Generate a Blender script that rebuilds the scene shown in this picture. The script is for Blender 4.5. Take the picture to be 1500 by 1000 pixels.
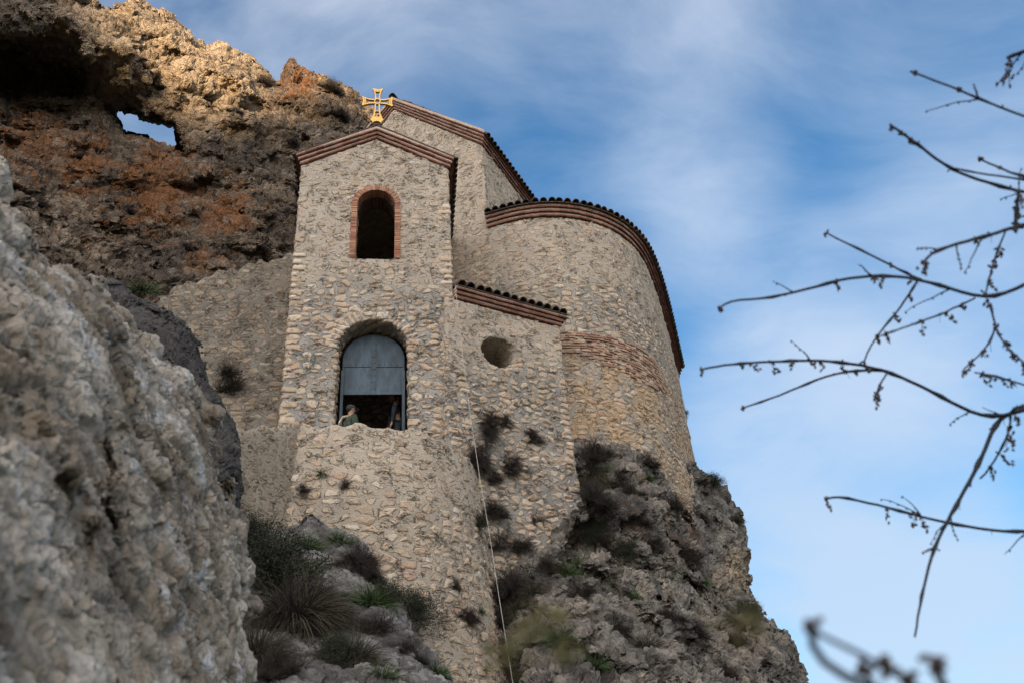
import bpy, bmesh, math, random
import numpy as np
from math import radians, sin, cos, pi, hypot, tan, sqrt, atan2, exp
from mathutils import Vector, Matrix, noise as mnoise
from mathutils.bvhtree import BVHTree

for _o in list(bpy.data.objects): bpy.data.objects.remove(_o)
scene = bpy.context.scene
col = scene.collection
random.seed(7)
rng = np.random.default_rng(11)

# ------------------------------------------------------------------ camera
F_PX = 1315.5689; PITCH = radians(32.0); ROLL = radians(-4.085617)
CAM = np.array([0.0, 0.0, 1.6])
FW = np.array([0, cos(PITCH), sin(PITCH)]); RT0 = np.array([1.0, 0, 0]); UP0 = np.cross(RT0, FW)
RT = RT0*cos(ROLL) + UP0*sin(ROLL); UP = -RT0*sin(ROLL) + UP0*cos(ROLL)
cam_data = bpy.data.cameras.new('camera')
cam = bpy.data.objects.new('camera', cam_data); col.objects.link(cam)
cam.matrix_world = Matrix(((RT[0], UP[0], -FW[0], CAM[0]), (RT[1], UP[1], -FW[1], CAM[1]), (RT[2], UP[2], -FW[2], CAM[2]), (0, 0, 0, 1)))
cam_data.sensor_width = 36.0
cam_data.lens = F_PX/1500*36
cam_data.clip_start = 0.05; cam_data.clip_end = 5000
cam_data.dof.use_dof = True; cam_data.dof.focus_distance = 25.0; cam_data.dof.aperture_fstop = 3.0
scene.camera = cam

# ------------------------------------------------------------------ light
SUN_EL = radians(5.0); SUN_AZ = radians(196.0)      # azimuth clockwise from +Y: low sun behind the camera, a little to the left
SUN_DIR = Vector((sin(SUN_AZ)*cos(SUN_EL), cos(SUN_AZ)*cos(SUN_EL), sin(SUN_EL)))
sun_data = bpy.data.lights.new('sun', 'SUN'); sun_data.energy = 5.0; sun_data.angle = radians(0.5)
sun_data.color = (1.0, 0.70, 0.40)
sun = bpy.data.objects.new('sun', sun_data); col.objects.link(sun)
sun.rotation_euler = SUN_DIR.to_track_quat('Z', 'Y').to_euler(); sun.location = (0, -20, 40)
scene.view_settings.view_transform = 'Standard'; scene.view_settings.look = 'None'
scene.view_settings.gamma = 1.0; scene.view_settings.exposure = 1.14
scene.view_settings.use_curve_mapping = False


def N(nt, typ, props=None, ins=None):
    n = nt.nodes.new(typ)
    for k, v in (props or {}).items(): setattr(n, k, v)
    for k, v in (ins or {}).items():
        s = n.inputs[k]
        if hasattr(v, 'is_output') or isinstance(v, bpy.types.NodeSocket): nt.links.new(v, s)
        else: s.default_value = v
    return n


def M(nt, op, a, b=None, c=None, clamp=False):
    ins = {0: a}
    if b is not None: ins[1] = b
    if c is not None: ins[2] = c
    n = N(nt, 'ShaderNodeMath', {'operation': op, 'use_clamp': clamp}, ins)
    return n.outputs[0]


def VM(nt, op, a, b=None, scale=None):
    ins = {0: a}
    if b is not None: ins[1] = b
    if scale is not None: ins['Scale'] = scale
    n = N(nt, 'ShaderNodeVectorMath', {'operation': op}, ins)
    return n.outputs['Value'] if op in ('DOT_PRODUCT', 'LENGTH', 'DISTANCE') else n.outputs[0]


def SS(nt, x, lo, hi):
    return N(nt, 'ShaderNodeMapRange', {'interpolation_type': 'SMOOTHSTEP'}, {0: x, 1: lo, 2: hi, 3: 0.0, 4: 1.0}).outputs[0]


def MIX(nt, fac, a, b, mode='MIX'):
    n = N(nt, 'ShaderNodeMix', {'data_type': 'RGBA', 'blend_type': mode})
    for i, v in ((0, fac), (6, a), (7, b)):
        if isinstance(v, bpy.types.NodeSocket): nt.links.new(v, n.inputs[i])
        else: n.inputs[i].default_value = v if i == 0 else (tuple(v) + (1,) if len(v) == 3 else v)
    return n.outputs[2]


def NOISE(nt, vec, scale, detail=4, rough=0.55, dist=0.0, out=0):
    n = N(nt, 'ShaderNodeTexNoise', {}, {'Vector': vec, 'Scale': scale, 'Detail': detail, 'Roughness': rough, 'Distortion': dist})
    return n.outputs[out]


def RAMP(nt, fac, stops, interp='LINEAR'):
    n = N(nt, 'ShaderNodeValToRGB', {}, {0: fac}); r = n.color_ramp; r.interpolation = interp
    while len(r.elements) > 1: r.elements.remove(r.elements[-1])
    r.elements[0].position = stops[0][0]; r.elements[0].color = tuple(stops[0][1]) + (1,)
    for p, c in stops[1:]:
        e = r.elements.new(p); e.color = tuple(c) + (1,)
    return n.outputs[0]


# ------------------------------------------------------------------ sky with thin clouds
world = bpy.data.worlds.new('World'); scene.world = world; world.use_nodes = True
nt = world.node_tree; nt.nodes.clear()
wo = N(nt, 'ShaderNodeOutputWorld')
sky = N(nt, 'ShaderNodeTexSky', {'sky_type': 'NISHITA', 'sun_disc': False, 'sun_elevation': SUN_EL, 'sun_rotation': SUN_AZ,
                                'altitude': 700.0, 'air_density': 1.0, 'dust_density': 0.6, 'ozone_density': 2.5})
geo = N(nt, 'ShaderNodeTexCoord').outputs['Generated']
sep = N(nt, 'ShaderNodeSeparateXYZ', {}, {0: geo})
zz = M(nt, 'MAXIMUM', M(nt, 'ADD', sep.outputs[2], 0.22), 0.08)
px = M(nt, 'DIVIDE', sep.outputs[0], zz); py = M(nt, 'DIVIDE', sep.outputs[1], zz)
cp = N(nt, 'ShaderNodeCombineXYZ', {}, {0: px, 1: py, 2: 0.3}).outputs[0]
warp = VM(nt, 'SCALE', VM(nt, 'SUBTRACT', NOISE(nt, cp, 1.3, 3, 0.5, 0, 1), (0.5, 0.5, 0.5)), scale=0.55)
cpw = VM(nt, 'ADD', cp, warp)
big = NOISE(nt, cpw, 1.25, 5, 0.55)
cst = VM(nt, 'MULTIPLY', cpw, (1.0, 1.7, 1.0))
wisp = NOISE(nt, cst, 2.0, 8, 0.60, 0.25)


def ray(u, v):
    d = FW*F_PX + RT*(u-750) - UP*(v-500); return d/np.linalg.norm(d)


def blob(u, v, inner, outer):
    d = ray(u, v)
    dp = VM(nt, 'DOT_PRODUCT', geo, tuple(float(x) for x in d))
    return SS(nt, dp, cos(radians(outer)), cos(radians(inner)))


mass = M(nt, 'MULTIPLY', blob(1210, 680, 1, 13), 0.34)
for (u, v, i, o, w) in ((1010, 260, 0, 7, .12), (1060, 380, 0, 8, .14), (650, 110, 0, 6, .07), (480, 20, 0, 7, .06), (1400, 470, 0, 12, .24), (1130, 900, 0, 9, .22), (1250, 860, 0, 7, .14), (1440, 980, 0, 11, .55), (1150, 620, 0, 9, .12), (900, 40, 0, 10, .08), (1450, 100, 0, 9, .08)):
    mass = M(nt, 'ADD', mass, M(nt, 'MULTIPLY', blob(u, v, i, o), w))
cl = M(nt, 'ADD', M(nt, 'ADD', M(nt, 'MULTIPLY', big, 0.60), M(nt, 'MULTIPLY', wisp, 0.75)), mass)
# clouds nearer the low sun are brighter and warmer
sd = VM(nt, 'DOT_PRODUCT', geo, tuple(SUN_DIR))
near_sun = M(nt, 'POWER', M(nt, 'MAXIMUM', M(nt, 'MULTIPLY_ADD', sd, 0.5, 0.5), 0.0), 2.0)
cl = M(nt, 'ADD', cl, M(nt, 'MULTIPLY', near_sun, 0.35))
cl = SS(nt, cl, 0.53, 1.42)
clf = M(nt, 'MULTIPLY', cl, 0.85)
ccol = MIX(nt, near_sun, (2.7, 3.3, 4.15), (45.0, 39.6, 34.6))
base = N(nt, 'ShaderNodeHueSaturation', {}, {'Saturation': 1.20, 'Value': 1.55, 'Color': MIX(nt, 1.0, sky.outputs[0], (0.97, 0.985, 1.0), 'MULTIPLY')}).outputs[0]
skyc = MIX(nt, clf, base, ccol)
bg = N(nt, 'ShaderNodeBackground', {}, {'Color': skyc, 'Strength': 0.1})
nt.links.new(bg.outputs[0], wo.inputs[0])


# ------------------------------------------------------------------ projection helpers (pixels of the 1500x1000 photograph -> rays)
def proj(P):
    q = np.array(P, float)-CAM; z = q@FW; return 750+F_PX*(q@RT)/z, 500-F_PX*(q@UP)/z


def atz(u, v, z):
    d = ray(u, v); return CAM+d*((z-CAM[2])/d[2])


def atd(u, v, t): return CAM+ray(u, v)*t


def atr(u, v, r):
    d = ray(u, v); return CAM+d*(r/hypot(d[0], d[1]))


def onpl(u, v, P, n2, off=0.0):
    d = ray(u, v); k = ((P[:2]+n2*off-CAM[:2])@n2)/(d[:2]@n2); return CAM+d*k


# ------------------------------------------------------------------ numpy noise
def _h(ix, iy, iz, s):
    with np.errstate(over='ignore'):
        n = (ix.astype(np.int64)*73856093) ^ (iy.astype(np.int64)*19349663) ^ (iz.astype(np.int64)*83492791) ^ (s*2654435761)
        n = (n ^ (n >> 13)) & 0x7fffffff
        n = (n*1274126177) & 0x7fffffffffff
        n = (n ^ (n >> 16)) & 0xffffffff
        n = (n*2246822519) & 0x7fffffffffffff
        n = (n >> 11) & 0xffffff
    return n.astype(np.float32)/np.float32(0xffffff)


def vnoise(x, y, z, s=0):
    x = np.asarray(x, np.float32); y = np.asarray(y, np.float32); z = np.asarray(z, np.float32)
    x, y, z = np.broadcast_arrays(x, y, z)
    ix = np.floor(x).astype(np.int32); iy = np.floor(y).astype(np.int32); iz = np.floor(z).astype(np.int32)
    fx = x-ix; fy = y-iy; fz = z-iz
    fx = fx*fx*fx*(fx*(fx*6-15)+10); fy = fy*fy*fy*(fy*(fy*6-15)+10); fz = fz*fz*fz*(fz*(fz*6-15)+10)
    r = 0
    for a in (0, 1):
        for b in (0, 1):
            for c in (0, 1):
                w = (fx if a else 1-fx)*(fy if b else 1-fy)*(fz if c else 1-fz)
                r = r + w*_h(ix+a, iy+b, iz+c, s)
    return r*2-1


def fbm(x, y, z, octv=4, s=0, gain=0.5, ridged=False):
    r = 0; a = 1.0; t = 0
    for k in range(octv):
        f = 2.03**k
        v = vnoise(x*f+k*7.3, y*f-k*3.1, z*f+k*5.7, s+k)
        if ridged: v = 1-2*np.abs(v)
        r = r + a*v; t += a; a *= gain
    return r/t


def worley(x, y, z, s=0):
    ix = np.floor(x).astype(np.int32); iy = np.floor(y).astype(np.int32); iz = np.floor(z).astype(np.int32)
    f1 = np.full(x.shape, 9.0, np.float32); f2 = f1.copy(); cid = np.zeros(x.shape, np.float32)
    for a in (-1, 0, 1):
        for b in (-1, 0, 1):
            for c in (-1, 0, 1):
                jx = ix+a; jy = iy+b; jz = iz+c
                dx = jx+_h(jx, jy, jz, s)-x; dy = jy+_h(jx, jy, jz, s+1)-y; dz = jz+_h(jx, jy, jz, s+2)-z
                d = dx*dx+dy*dy+dz*dz
                m = d < f1
                f2 = np.where(m, f1, np.minimum(f2, d))
                cid = np.where(m, _h(jx, jy, jz, s+3), cid)
                f1 = np.where(m, d, f1)
    return np.sqrt(f1), np.sqrt(f2), cid


def facets(x, y, z, s=0):
    """tilted flat faces, one per random cell: the look of broken rock"""
    ix = np.floor(x).astype(np.int32); iy = np.floor(y).astype(np.int32); iz = np.floor(z).astype(np.int32)
    f1 = np.full(x.shape, 9.0, np.float32); out = np.zeros(x.shape, np.float32)
    for a in (-1, 0, 1):
        for b in (-1, 0, 1):
            for c in (-1, 0, 1):
                jx = ix+a; jy = iy+b; jz = iz+c
                dx = x-jx-_h(jx, jy, jz, s); dy = y-jy-_h(jx, jy, jz, s+1); dz = z-jz-_h(jx, jy, jz, s+2)
                d = dx*dx+dy*dy+dz*dz
                h = dx*(_h(jx, jy, jz, s+3)-.5)+dy*(_h(jx, jy, jz, s+4)-.5)+dz*(_h(jx, jy, jz, s+5)-.5)
                h = 1.5*h+0.45*(_h(jx, jy, jz, s+6)-.5)
                m = d < f1
                out = np.where(m, h, out); f1 = np.where(m, d, f1)
    return out


# ------------------------------------------------------------------ surface nets: zero surface of a field on a regular grid
def surface_nets(Fd):
    nx, ny, nz = Fd.shape
    S = Fd < 0
    c = [(i, j, k) for i in (0, 1) for j in (0, 1) for k in (0, 1)]
    cnt = np.zeros((nx-1, ny-1, nz-1), np.int8)
    for (i, j, k) in c: cnt += S[i:nx-1+i, j:ny-1+j, k:nz-1+k]
    act = (cnt > 0) & (cnt < 8)
    idx = np.argwhere(act)
    vals = np.stack([Fd[idx[:, 0]+i, idx[:, 1]+j, idx[:, 2]+k] for (i, j, k) in c], 1)
    pos = np.zeros((len(idx), 3)); num = np.zeros(len(idx))
    for a in range(8):
        for b in range(a+1, 8):
            ca, cb = c[a], c[b]
            if sum(abs(ca[t]-cb[t]) for t in range(3)) != 1: continue
            va, vb = vals[:, a], vals[:, b]
            m = (va < 0) != (vb < 0)
            t = np.where(m, va/np.where(m, va-vb, 1), 0)
            for d in range(3): pos[:, d] += np.where(m, ca[d]+t*(cb[d]-ca[d]), 0)
            num += m
    pos = pos/num[:, None]+idx
    vid = np.full(act.shape, -1, np.int64); vid[act] = np.arange(len(idx))
    quads = []
    for ax in range(3):
        sl0 = [slice(None)]*3; sl1 = [slice(None)]*3
        sl0[ax] = slice(0, -1); sl1[ax] = slice(1, None)
        A = S[tuple(sl0)]; B = S[tuple(sl1)]
        ch = A != B
        e = np.argwhere(ch)
        o1, o2 = [d for d in range(3) if d != ax]
        ok = (e[:, o1] > 0) & (e[:, o2] > 0) & (e[:, o1] < Fd.shape[o1]-1) & (e[:, o2] < Fd.shape[o2]-1)
        e = e[ok]
        inside = A[e[:, 0], e[:, 1], e[:, 2]]

        def g(da, db):
            q = e.copy(); q[:, o1] -= da; q[:, o2] -= db
            return vid[q[:, 0], q[:, 1], q[:, 2]]
        q = np.stack([g(1, 1), g(0, 1), g(0, 0), g(1, 0)], 1)
        flip = ~inside if ax != 1 else inside
        q[flip] = q[flip][:, ::-1]
        quads.append(q)
    return pos, np.concatenate(quads)


def mesh_np(name, verts, quads, attrs=None, smooth=True):
    me = bpy.data.meshes.new(name)
    nv, nf = len(verts), len(quads); k = quads.shape[1]
    me.vertices.add(nv); me.vertices.foreach_set('co', np.ascontiguousarray(verts, np.float32).ravel())
    me.loops.add(nf*k); me.loops.foreach_set('vertex_index', np.ascontiguousarray(quads, np.int32).ravel())
    me.polygons.add(nf); me.polygons.foreach_set('loop_start', np.arange(0, nf*k, k, dtype=np.int32))
    me.polygons.foreach_set('loop_total', np.full(nf, k, np.int32))
    if smooth: me.polygons.foreach_set('use_smooth', np.ones(nf, bool))
    me.update(calc_edges=True)
    at = me.attributes.new('rest', 'FLOAT_VECTOR', 'POINT'); at.data.foreach_set('vector', np.ascontiguousarray(verts, np.float32).ravel())
    for a, v in (attrs or {}).items():
        at = me.attributes.new(a, 'FLOAT', 'POINT'); at.data.foreach_set('value', np.ascontiguousarray(v, np.float32))
    return me


# ------------------------------------------------------------------ object helpers
def tag(o, label=None, cat=None, group=None, kind=None):
    if label: o['label'] = label
    if cat: o['category'] = cat
    if group: o['group'] = group
    if kind: o['kind'] = kind
    return o


def empty(name, loc, rz=0.0):
    o = bpy.data.objects.new(name, None); col.objects.link(o); o.location = loc; o.rotation_euler = (0, 0, rz)
    o.empty_display_size = 0.3
    return o


def link(name, me, mat=None, parent=None):
    o = bpy.data.objects.new(name, me); col.objects.link(o)
    if mat and not me.materials: me.materials.append(mat)
    if parent is not None:
        o.parent = parent
        r = parent                      # children are modelled in world space
        bpy.context.view_layer.update()
        o.matrix_parent_inverse = r.matrix_world.inverted()
    return o


class MB:
    """collects many small solids into one mesh, with a random value per solid"""
    def __init__(s): s.v = []; s.f = []; s.r = []

    def add(s, vs, fs, r=None):
        b = len(s.v); r = random.random() if r is None else r
        s.v += [tuple(float(c) for c in p) for p in vs]; s.f += [tuple(i+b for i in f) for f in fs]; s.r += [r]*len(vs)

    def hexa(s, p, r=None):
        s.add(p, [(0, 3, 2, 1), (4, 5, 6, 7), (0, 1, 5, 4), (1, 2, 6, 5), (2, 3, 7, 6), (3, 0, 4, 7)], r)

    def box(s, o, a, b, c, r=None):
        o, a, b, c = (np.array(t, float) for t in (o, a, b, c))
        s.hexa([o, o+a, o+a+b, o+b, o+c, o+a+c, o+a+b+c, o+b+c], r)

    def tube(s, pts, rad, seg=6, r=None, cap=True):
        pts = [np.array(p, float) for p in pts]; n = len(pts)
        if not hasattr(rad, '__len__'): rad = [rad]*n
        vs = []; fs = []
        ref = None
        for i, p in enumerate(pts):
            d = pts[min(i+1, n-1)]-pts[max(i-1, 0)]; d = d/(np.linalg.norm(d)+1e-9)
            if ref is None: ref = np.cross(d, (0.3, 0.2, 0.93)); ref /= np.linalg.norm(ref)+1e-9
            ref = ref-d*(ref@d); ref /= np.linalg.norm(ref)+1e-9
            w = np.cross(d, ref)
            for k in range(seg):
                a = 2*pi*k/seg; vs.append(p+(ref*cos(a)+w*sin(a))*rad[i])
        for i in range(n-1):
            for k in range(seg):
                k2 = (k+1) % seg
                fs.append((i*seg+k, i*seg+k2, (i+1)*seg+k2, (i+1)*seg+k))
        if cap:
            fs.append(tuple(range(seg-1, -1, -1))); fs.append(tuple((n-1)*seg+k for k in range(seg)))
        s.add(vs, fs, r)

    def ball(s, c, rx, ry=None, rz=None, seg=8, rings=5, r=None, axis=None):
        ry = ry or rx; rz = rz or rx; vs = []; fs = []
        R = Matrix.Identity(3) if axis is None else Vector(axis).to_track_quat('Z', 'Y').to_matrix()
        vs.append(Vector((0, 0, rz)))
        for i in range(1, rings):
            t = pi*i/rings
            for k in range(seg):
                a = 2*pi*k/seg; vs.append(Vector((rx*sin(t)*cos(a), ry*sin(t)*sin(a), rz*cos(t))))
        vs.append(Vector((0, 0, -rz)))
        vs = [tuple(R@v+Vector(c)) for v in vs]
        for k in range(seg):
            k2 = (k+1) % seg
            fs.append((0, 1+k, 1+k2))
            for i in range(rings-2):
                a = 1+i*seg; fs.append((a+k, a+seg+k, a+seg+k2, a+k2))
            a = 1+(rings-2)*seg; fs.append((a+k, len(vs)-1, a+k2))
        s.add(vs, fs, r)

    def build(s, name, mat, parent=None, smooth=False):
        me = bpy.data.meshes.new(name); me.from_pydata(s.v, [], s.f); me.update()
        at = me.attributes.new('rnd', 'FLOAT', 'POINT'); at.data.foreach_set('value', np.array(s.r, np.float32))
        at = me.attributes.new('rest', 'FLOAT_VECTOR', 'POINT'); at.data.foreach_set('vector', np.array(s.v, np.float32).ravel())
        if smooth: me.polygons.foreach_set('use_smooth', np.ones(len(me.polygons), bool))
        me.update()
        return link(name, me, mat, parent)


# ------------------------------------------------------------------ materials
def newmat(name, disp=False):
    m = bpy.data.materials.new(name); m.use_nodes = True; t = m.node_tree; t.nodes.clear()
    out = N(t, 'ShaderNodeOutputMaterial'); b = N(t, 'ShaderNodeBsdfPrincipled')
    t.links.new(b.outputs[0], out.inputs[0])
    if disp: m.displacement_method = 'BOTH'
    return m, t, out, b


def attr(t, name, out='Fac'): return N(t, 'ShaderNodeAttribute', {'attribute_name': name}).outputs[out]


def masonry(name, stones, mortar_a, mortar_b, scale=3.3, zs=1.75, relief=0.045, dirt=0.25, warmcol=None, lightc=(0.52, 0.455, 0.375), plaster=0.0, seed=0.0):
    m, t, out, b = newmat(name, True)
    p0 = attr(t, 'rest', 'Vector'); rub = attr(t, 'rub'); warm = attr(t, 'warm')
    p = VM(t, 'ADD', p0, (seed, seed*1.7, seed*0.3))
    w1 = VM(t, 'SCALE', VM(t, 'SUBTRACT', NOISE(t, p, 2.2, 2, 0.5, 0, 1), (.5, .5, .5)), scale=0.20)
    w2 = VM(t, 'SCALE', VM(t, 'SUBTRACT', NOISE(t, p, 11, 2, 0.6, 0, 1), (.5, .5, .5)), scale=0.055)
    wc = N(t, 'ShaderNodeSeparateXYZ', {}, {0: VM(t, 'ADD', w1, w2)}).outputs
    wz = N(t, 'ShaderNodeSeparateXYZ', {}, {0: p}).outputs
    ps = N(t, 'ShaderNodeCombineXYZ', {}, {0: M(t, 'ADD', attr(t, 'wu'), M(t, 'MULTIPLY', wc[0], 0.8)), 1: M(t, 'MULTIPLY', M(t, 'ADD', wz[2], wc[2]), zs), 2: 0.0}).outputs[0]
    vo = N(t, 'ShaderNodeTexVoronoi', {'feature': 'DISTANCE_TO_EDGE', 'voronoi_dimensions': '2D'}, {'Vector': ps, 'Scale': scale, 'Randomness': 0.88}).outputs['Distance']
    vc = N(t, 'ShaderNodeTexVoronoi', {'feature': 'F1', 'voronoi_dimensions': '2D'}, {'Vector': ps, 'Scale': scale, 'Randomness': 0.88})
    cc = N(t, 'ShaderNodeSeparateColor', {}, {0: vc.outputs['Color']})
    r1, r2, r3 = cc.outputs[0], cc.outputs[1], cc.outputs[2]
    fine = NOISE(t, p, 26, 6, 0.65); mid = NOISE(t, p, 6.5, 5, 0.6); big_ = NOISE(t, p, 0.9, 4, 0.55)
    # how far mortar laps over the stone: less where rubble shows, different for each stone
    lap = M(t, 'ADD', M(t, 'MULTIPLY', M(t, 'SUBTRACT', 1.0, rub), 0.13), M(t, 'MULTIPLY', M(t, 'POWER', r2, 1.6), 0.26))
    lap = M(t, 'ADD', M(t, 'ADD', lap, 0.055), M(t, 'MULTIPLY', M(t, 'SUBTRACT', mid, 0.5), 0.36))
    stone = SS(t, M(t, 'SUBTRACT', vo, lap), -0.02, 0.045)
    dome = SS(t, vo, 0.0, 0.30)
    hs = M(t, 'MULTIPLY', M(t, 'MULTIPLY_ADD', r3, 0.9, 0.35), dome)
    hs = M(t, 'MULTIPLY', hs, M(t, 'MULTIPLY_ADD', rub, 0.45, 0.55))
    h = M(t, 'MULTIPLY', hs, stone)
    h = M(t, 'ADD', h, M(t, 'MULTIPLY', M(t, 'SUBTRACT', mid, 0.5), 0.75))
    h = M(t, 'ADD', h, M(t, 'MULTIPLY', M(t, 'SUBTRACT', fine, 0.5), 0.40))
    # open joints: short gaps along the underside of stones
    crk = NOISE(t, VM(t, 'MULTIPLY', p, (1, 1, 2.4)), 5.5, 5, 0.65, 0.6)
    gap = M(t, 'MULTIPLY', M(t, 'SUBTRACT', 1.0, SS(t, M(t, 'ABSOLUTE', M(t, 'SUBTRACT', crk, 0.5)), 0.004, 0.030)), SS(t, NOISE(t, p, 3.1, 3, 0.6), 0.49, 0.62))
    joint = M(t, 'MULTIPLY', M(t, 'SUBTRACT', 1.0, SS(t, M(t, 'ABSOLUTE', M(t, 'SUBTRACT', vo, M(t, 'ADD', lap, 0.0))), 0.0, 0.035)), SS(t, NOISE(t, p, 4.2, 3, 0.6), 0.44, 0.56))
    gaps = M(t, 'MAXIMUM', gap, M(t, 'MULTIPLY', joint, 0.75))
    h = M(t, 'SUBTRACT', h, M(t, 'MULTIPLY', gaps, 0.7))
    scol = RAMP(t, r1, stones)
    scol = MIX(t, M(t, 'MULTIPLY', SS(t, mid, 0.3, 0.7), 0.35), scol, (0.47, 0.40, 0.315), 'MIX')
    mort = MIX(t, SS(t, NOISE(t, p, 1.7, 5, 0.65), 0.38, 0.62), mortar_a, mortar_b)
    pale = SS(t, NOISE(t, p, 2.6, 4, 0.6), 0.60, 0.72)
    mort = MIX(t, M(t, 'MULTIPLY', pale, 0.45), mort, (0.44, 0.44, 0.43))
    light = MIX(t, SS(t, big_, 0.35, 0.65), lightc, tuple(x*0.85 for x in lightc))
    mort = MIX(t, M(t, 'SUBTRACT', 1.0, rub, clamp=True), mort, light)
    c = MIX(t, stone, mort, scol)
    if warmcol: c = MIX(t, M(t, 'MULTIPLY', M(t, 'MULTIPLY', warm, SS(t, NOISE(t, p, 1.3, 4, 0.6), 0.38, 0.62)), 0.6), c, MIX(t, r1, warmcol, (0.46, 0.30, 0.15)))
    grain = SS(t, fine, 0.30, 0.72)
    c = MIX(t, 0.55, c, MIX(t, grain, (0.62, 0.60, 0.58), (1.0, 1.0, 1.0)), 'MULTIPLY')
    c = MIX(t, M(t, 'MULTIPLY', SS(t, NOISE(t, VM(t, 'MULTIPLY', p, (1, 1, .45)), 1.1, 5, 0.65), 0.50, 0.74), dirt), c, (0.13, 0.11, 0.085))
    c = MIX(t, M(t, 'MULTIPLY', gaps, 0.92), c, (0.055, 0.048, 0.04))
    t.links.new(c, b.inputs['Base Color']); b.inputs['Roughness'].default_value = 0.95; b.inputs['Specular IOR Level'].default_value = 0.15
    dn = N(t, 'ShaderNodeDisplacement', {}, {'Height': h, 'Midlevel': 0.3, 'Scale': relief})
    t.links.new(dn.outputs[0], out.inputs['Displacement'])
    return m


STN = [(0.0, (0.33, 0.255, 0.185)), (0.2, (0.50, 0.395, 0.285)), (0.4, (0.44, 0.365, 0.285)), (0.6, (0.58, 0.48, 0.365)), (0.8, (0.46, 0.325, 0.24)), (1.0, (0.62, 0.56, 0.47))]
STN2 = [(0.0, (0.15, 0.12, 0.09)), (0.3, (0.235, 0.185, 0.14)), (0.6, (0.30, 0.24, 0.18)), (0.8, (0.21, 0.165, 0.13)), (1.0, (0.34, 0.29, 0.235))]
M_TOWER = masonry('rubble_masonry_tower', STN, (0.33, 0.325, 0.305), (0.24, 0.24, 0.23), dirt=0.22)
M_NAVE = masonry('rubble_masonry_nave', STN, (0.42, 0.375, 0.31), (0.34, 0.31, 0.265), dirt=0.25, seed=3.0)
M_APSE = masonry('rubble_masonry_apse', STN, (0.36, 0.34, 0.30), (0.26, 0.255, 0.235), dirt=0.35, warmcol=(0.50, 0.36, 0.22), seed=5.0)
M_ANNEX = masonry('rubble_masonry_annex', STN, (0.33, 0.315, 0.285), (0.24, 0.235, 0.22), dirt=0.35, seed=8.0)
M_BAST = masonry('rubble_masonry_bastion', STN, (0.40, 0.35, 0.28), (0.31, 0.28, 0.235), dirt=0.3, relief=0.052, scale=3.0, seed=2.0)
M_WALL = masonry('rubble_masonry_shade_darkened_wall', STN2, (0.20, 0.19, 0.168), (0.15, 0.145, 0.13), dirt=0.5, lightc=(0.26, 0.225, 0.18), relief=0.05, seed=6.0)  # shade of the recess between cliff and tower is put into these darker colours
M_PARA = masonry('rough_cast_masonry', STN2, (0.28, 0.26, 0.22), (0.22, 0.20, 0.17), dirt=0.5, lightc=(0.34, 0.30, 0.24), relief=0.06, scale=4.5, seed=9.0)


def brickmat(name, ca, cb, cc_, rough=0.9):
    m, t, out, b = newmat(name)
    r = attr(t, 'rnd'); p = attr(t, 'rest', 'Vector')
    c = RAMP(t, r, [(0, ca), (0.5, cb), (1.0, cc_)])
    n1 = NOISE(t, p, 18, 5, 0.65)
    c = MIX(t, M(t, 'MULTIPLY', SS(t, n1, 0.4, 0.75), 0.45), c, (0.30, 0.25, 0.20))
    c = MIX(t, M(t, 'MULTIPLY', SS(t, NOISE(t, p, 3.5, 4, 0.6), 0.45, 0.7), 0.5), c, (0.07, 0.045, 0.04))
    t.links.new(c, b.inputs['Base Color']); b.inputs['Roughness'].default_value = rough; b.inputs['Specular IOR Level'].default_value = 0.2
    bp = N(t, 'ShaderNodeBump', {}, {'Strength': 0.6, 'Distance': 0.02, 'Height': n1}); t.links.new(bp.outputs[0], b.inputs['Normal'])
    return m


M_BRICK = brickmat('dark_red_brick', (0.105, 0.040, 0.030), (0.155, 0.058, 0.042), (0.21, 0.090, 0.060))
M_BRICK2 = brickmat('orange_brick', (0.26, 0.105, 0.065), (0.34, 0.16, 0.10), (0.40, 0.24, 0.16))
M_BRICK3 = brickmat('weathered_thin_brick', (0.24, 0.125, 0.09), (0.33, 0.20, 0.145), (0.42, 0.33, 0.25))
M_TILE = brickmat('dark_roof_tile', (0.030, 0.025, 0.026), (0.060, 0.042, 0.038), (0.13, 0.080, 0.062))
M_MORTAR = None


def simple(name, colr, rough=0.8, metal=0.0, var=0.25, scale=8.0, bump=0.2, spec=0.3):
    m, t, out, b = newmat(name); p = attr(t, 'rest', 'Vector')
    n = NOISE(t, p, scale, 5, 0.6); r = attr(t, 'rnd')
    c = MIX(t, SS(t, n, 0.3, 0.7), tuple(x*(1-var) for x in colr), tuple(min(1, x*(1+var)) for x in colr))
    c = MIX(t, M(t, 'MULTIPLY', r, 0.5), c, tuple(x*0.6 for x in colr))
    t.links.new(c, b.inputs['Base Color']); b.inputs['Roughness'].default_value = rough; b.inputs['Metallic'].default_value = metal
    b.inputs['Specular IOR Level'].default_value = spec
    if bump:
        bp = N(t, 'ShaderNodeBump', {}, {'Strength': bump, 'Distance': 0.01, 'Height': n}); t.links.new(bp.outputs[0], b.inputs['Normal'])
    return m


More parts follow.
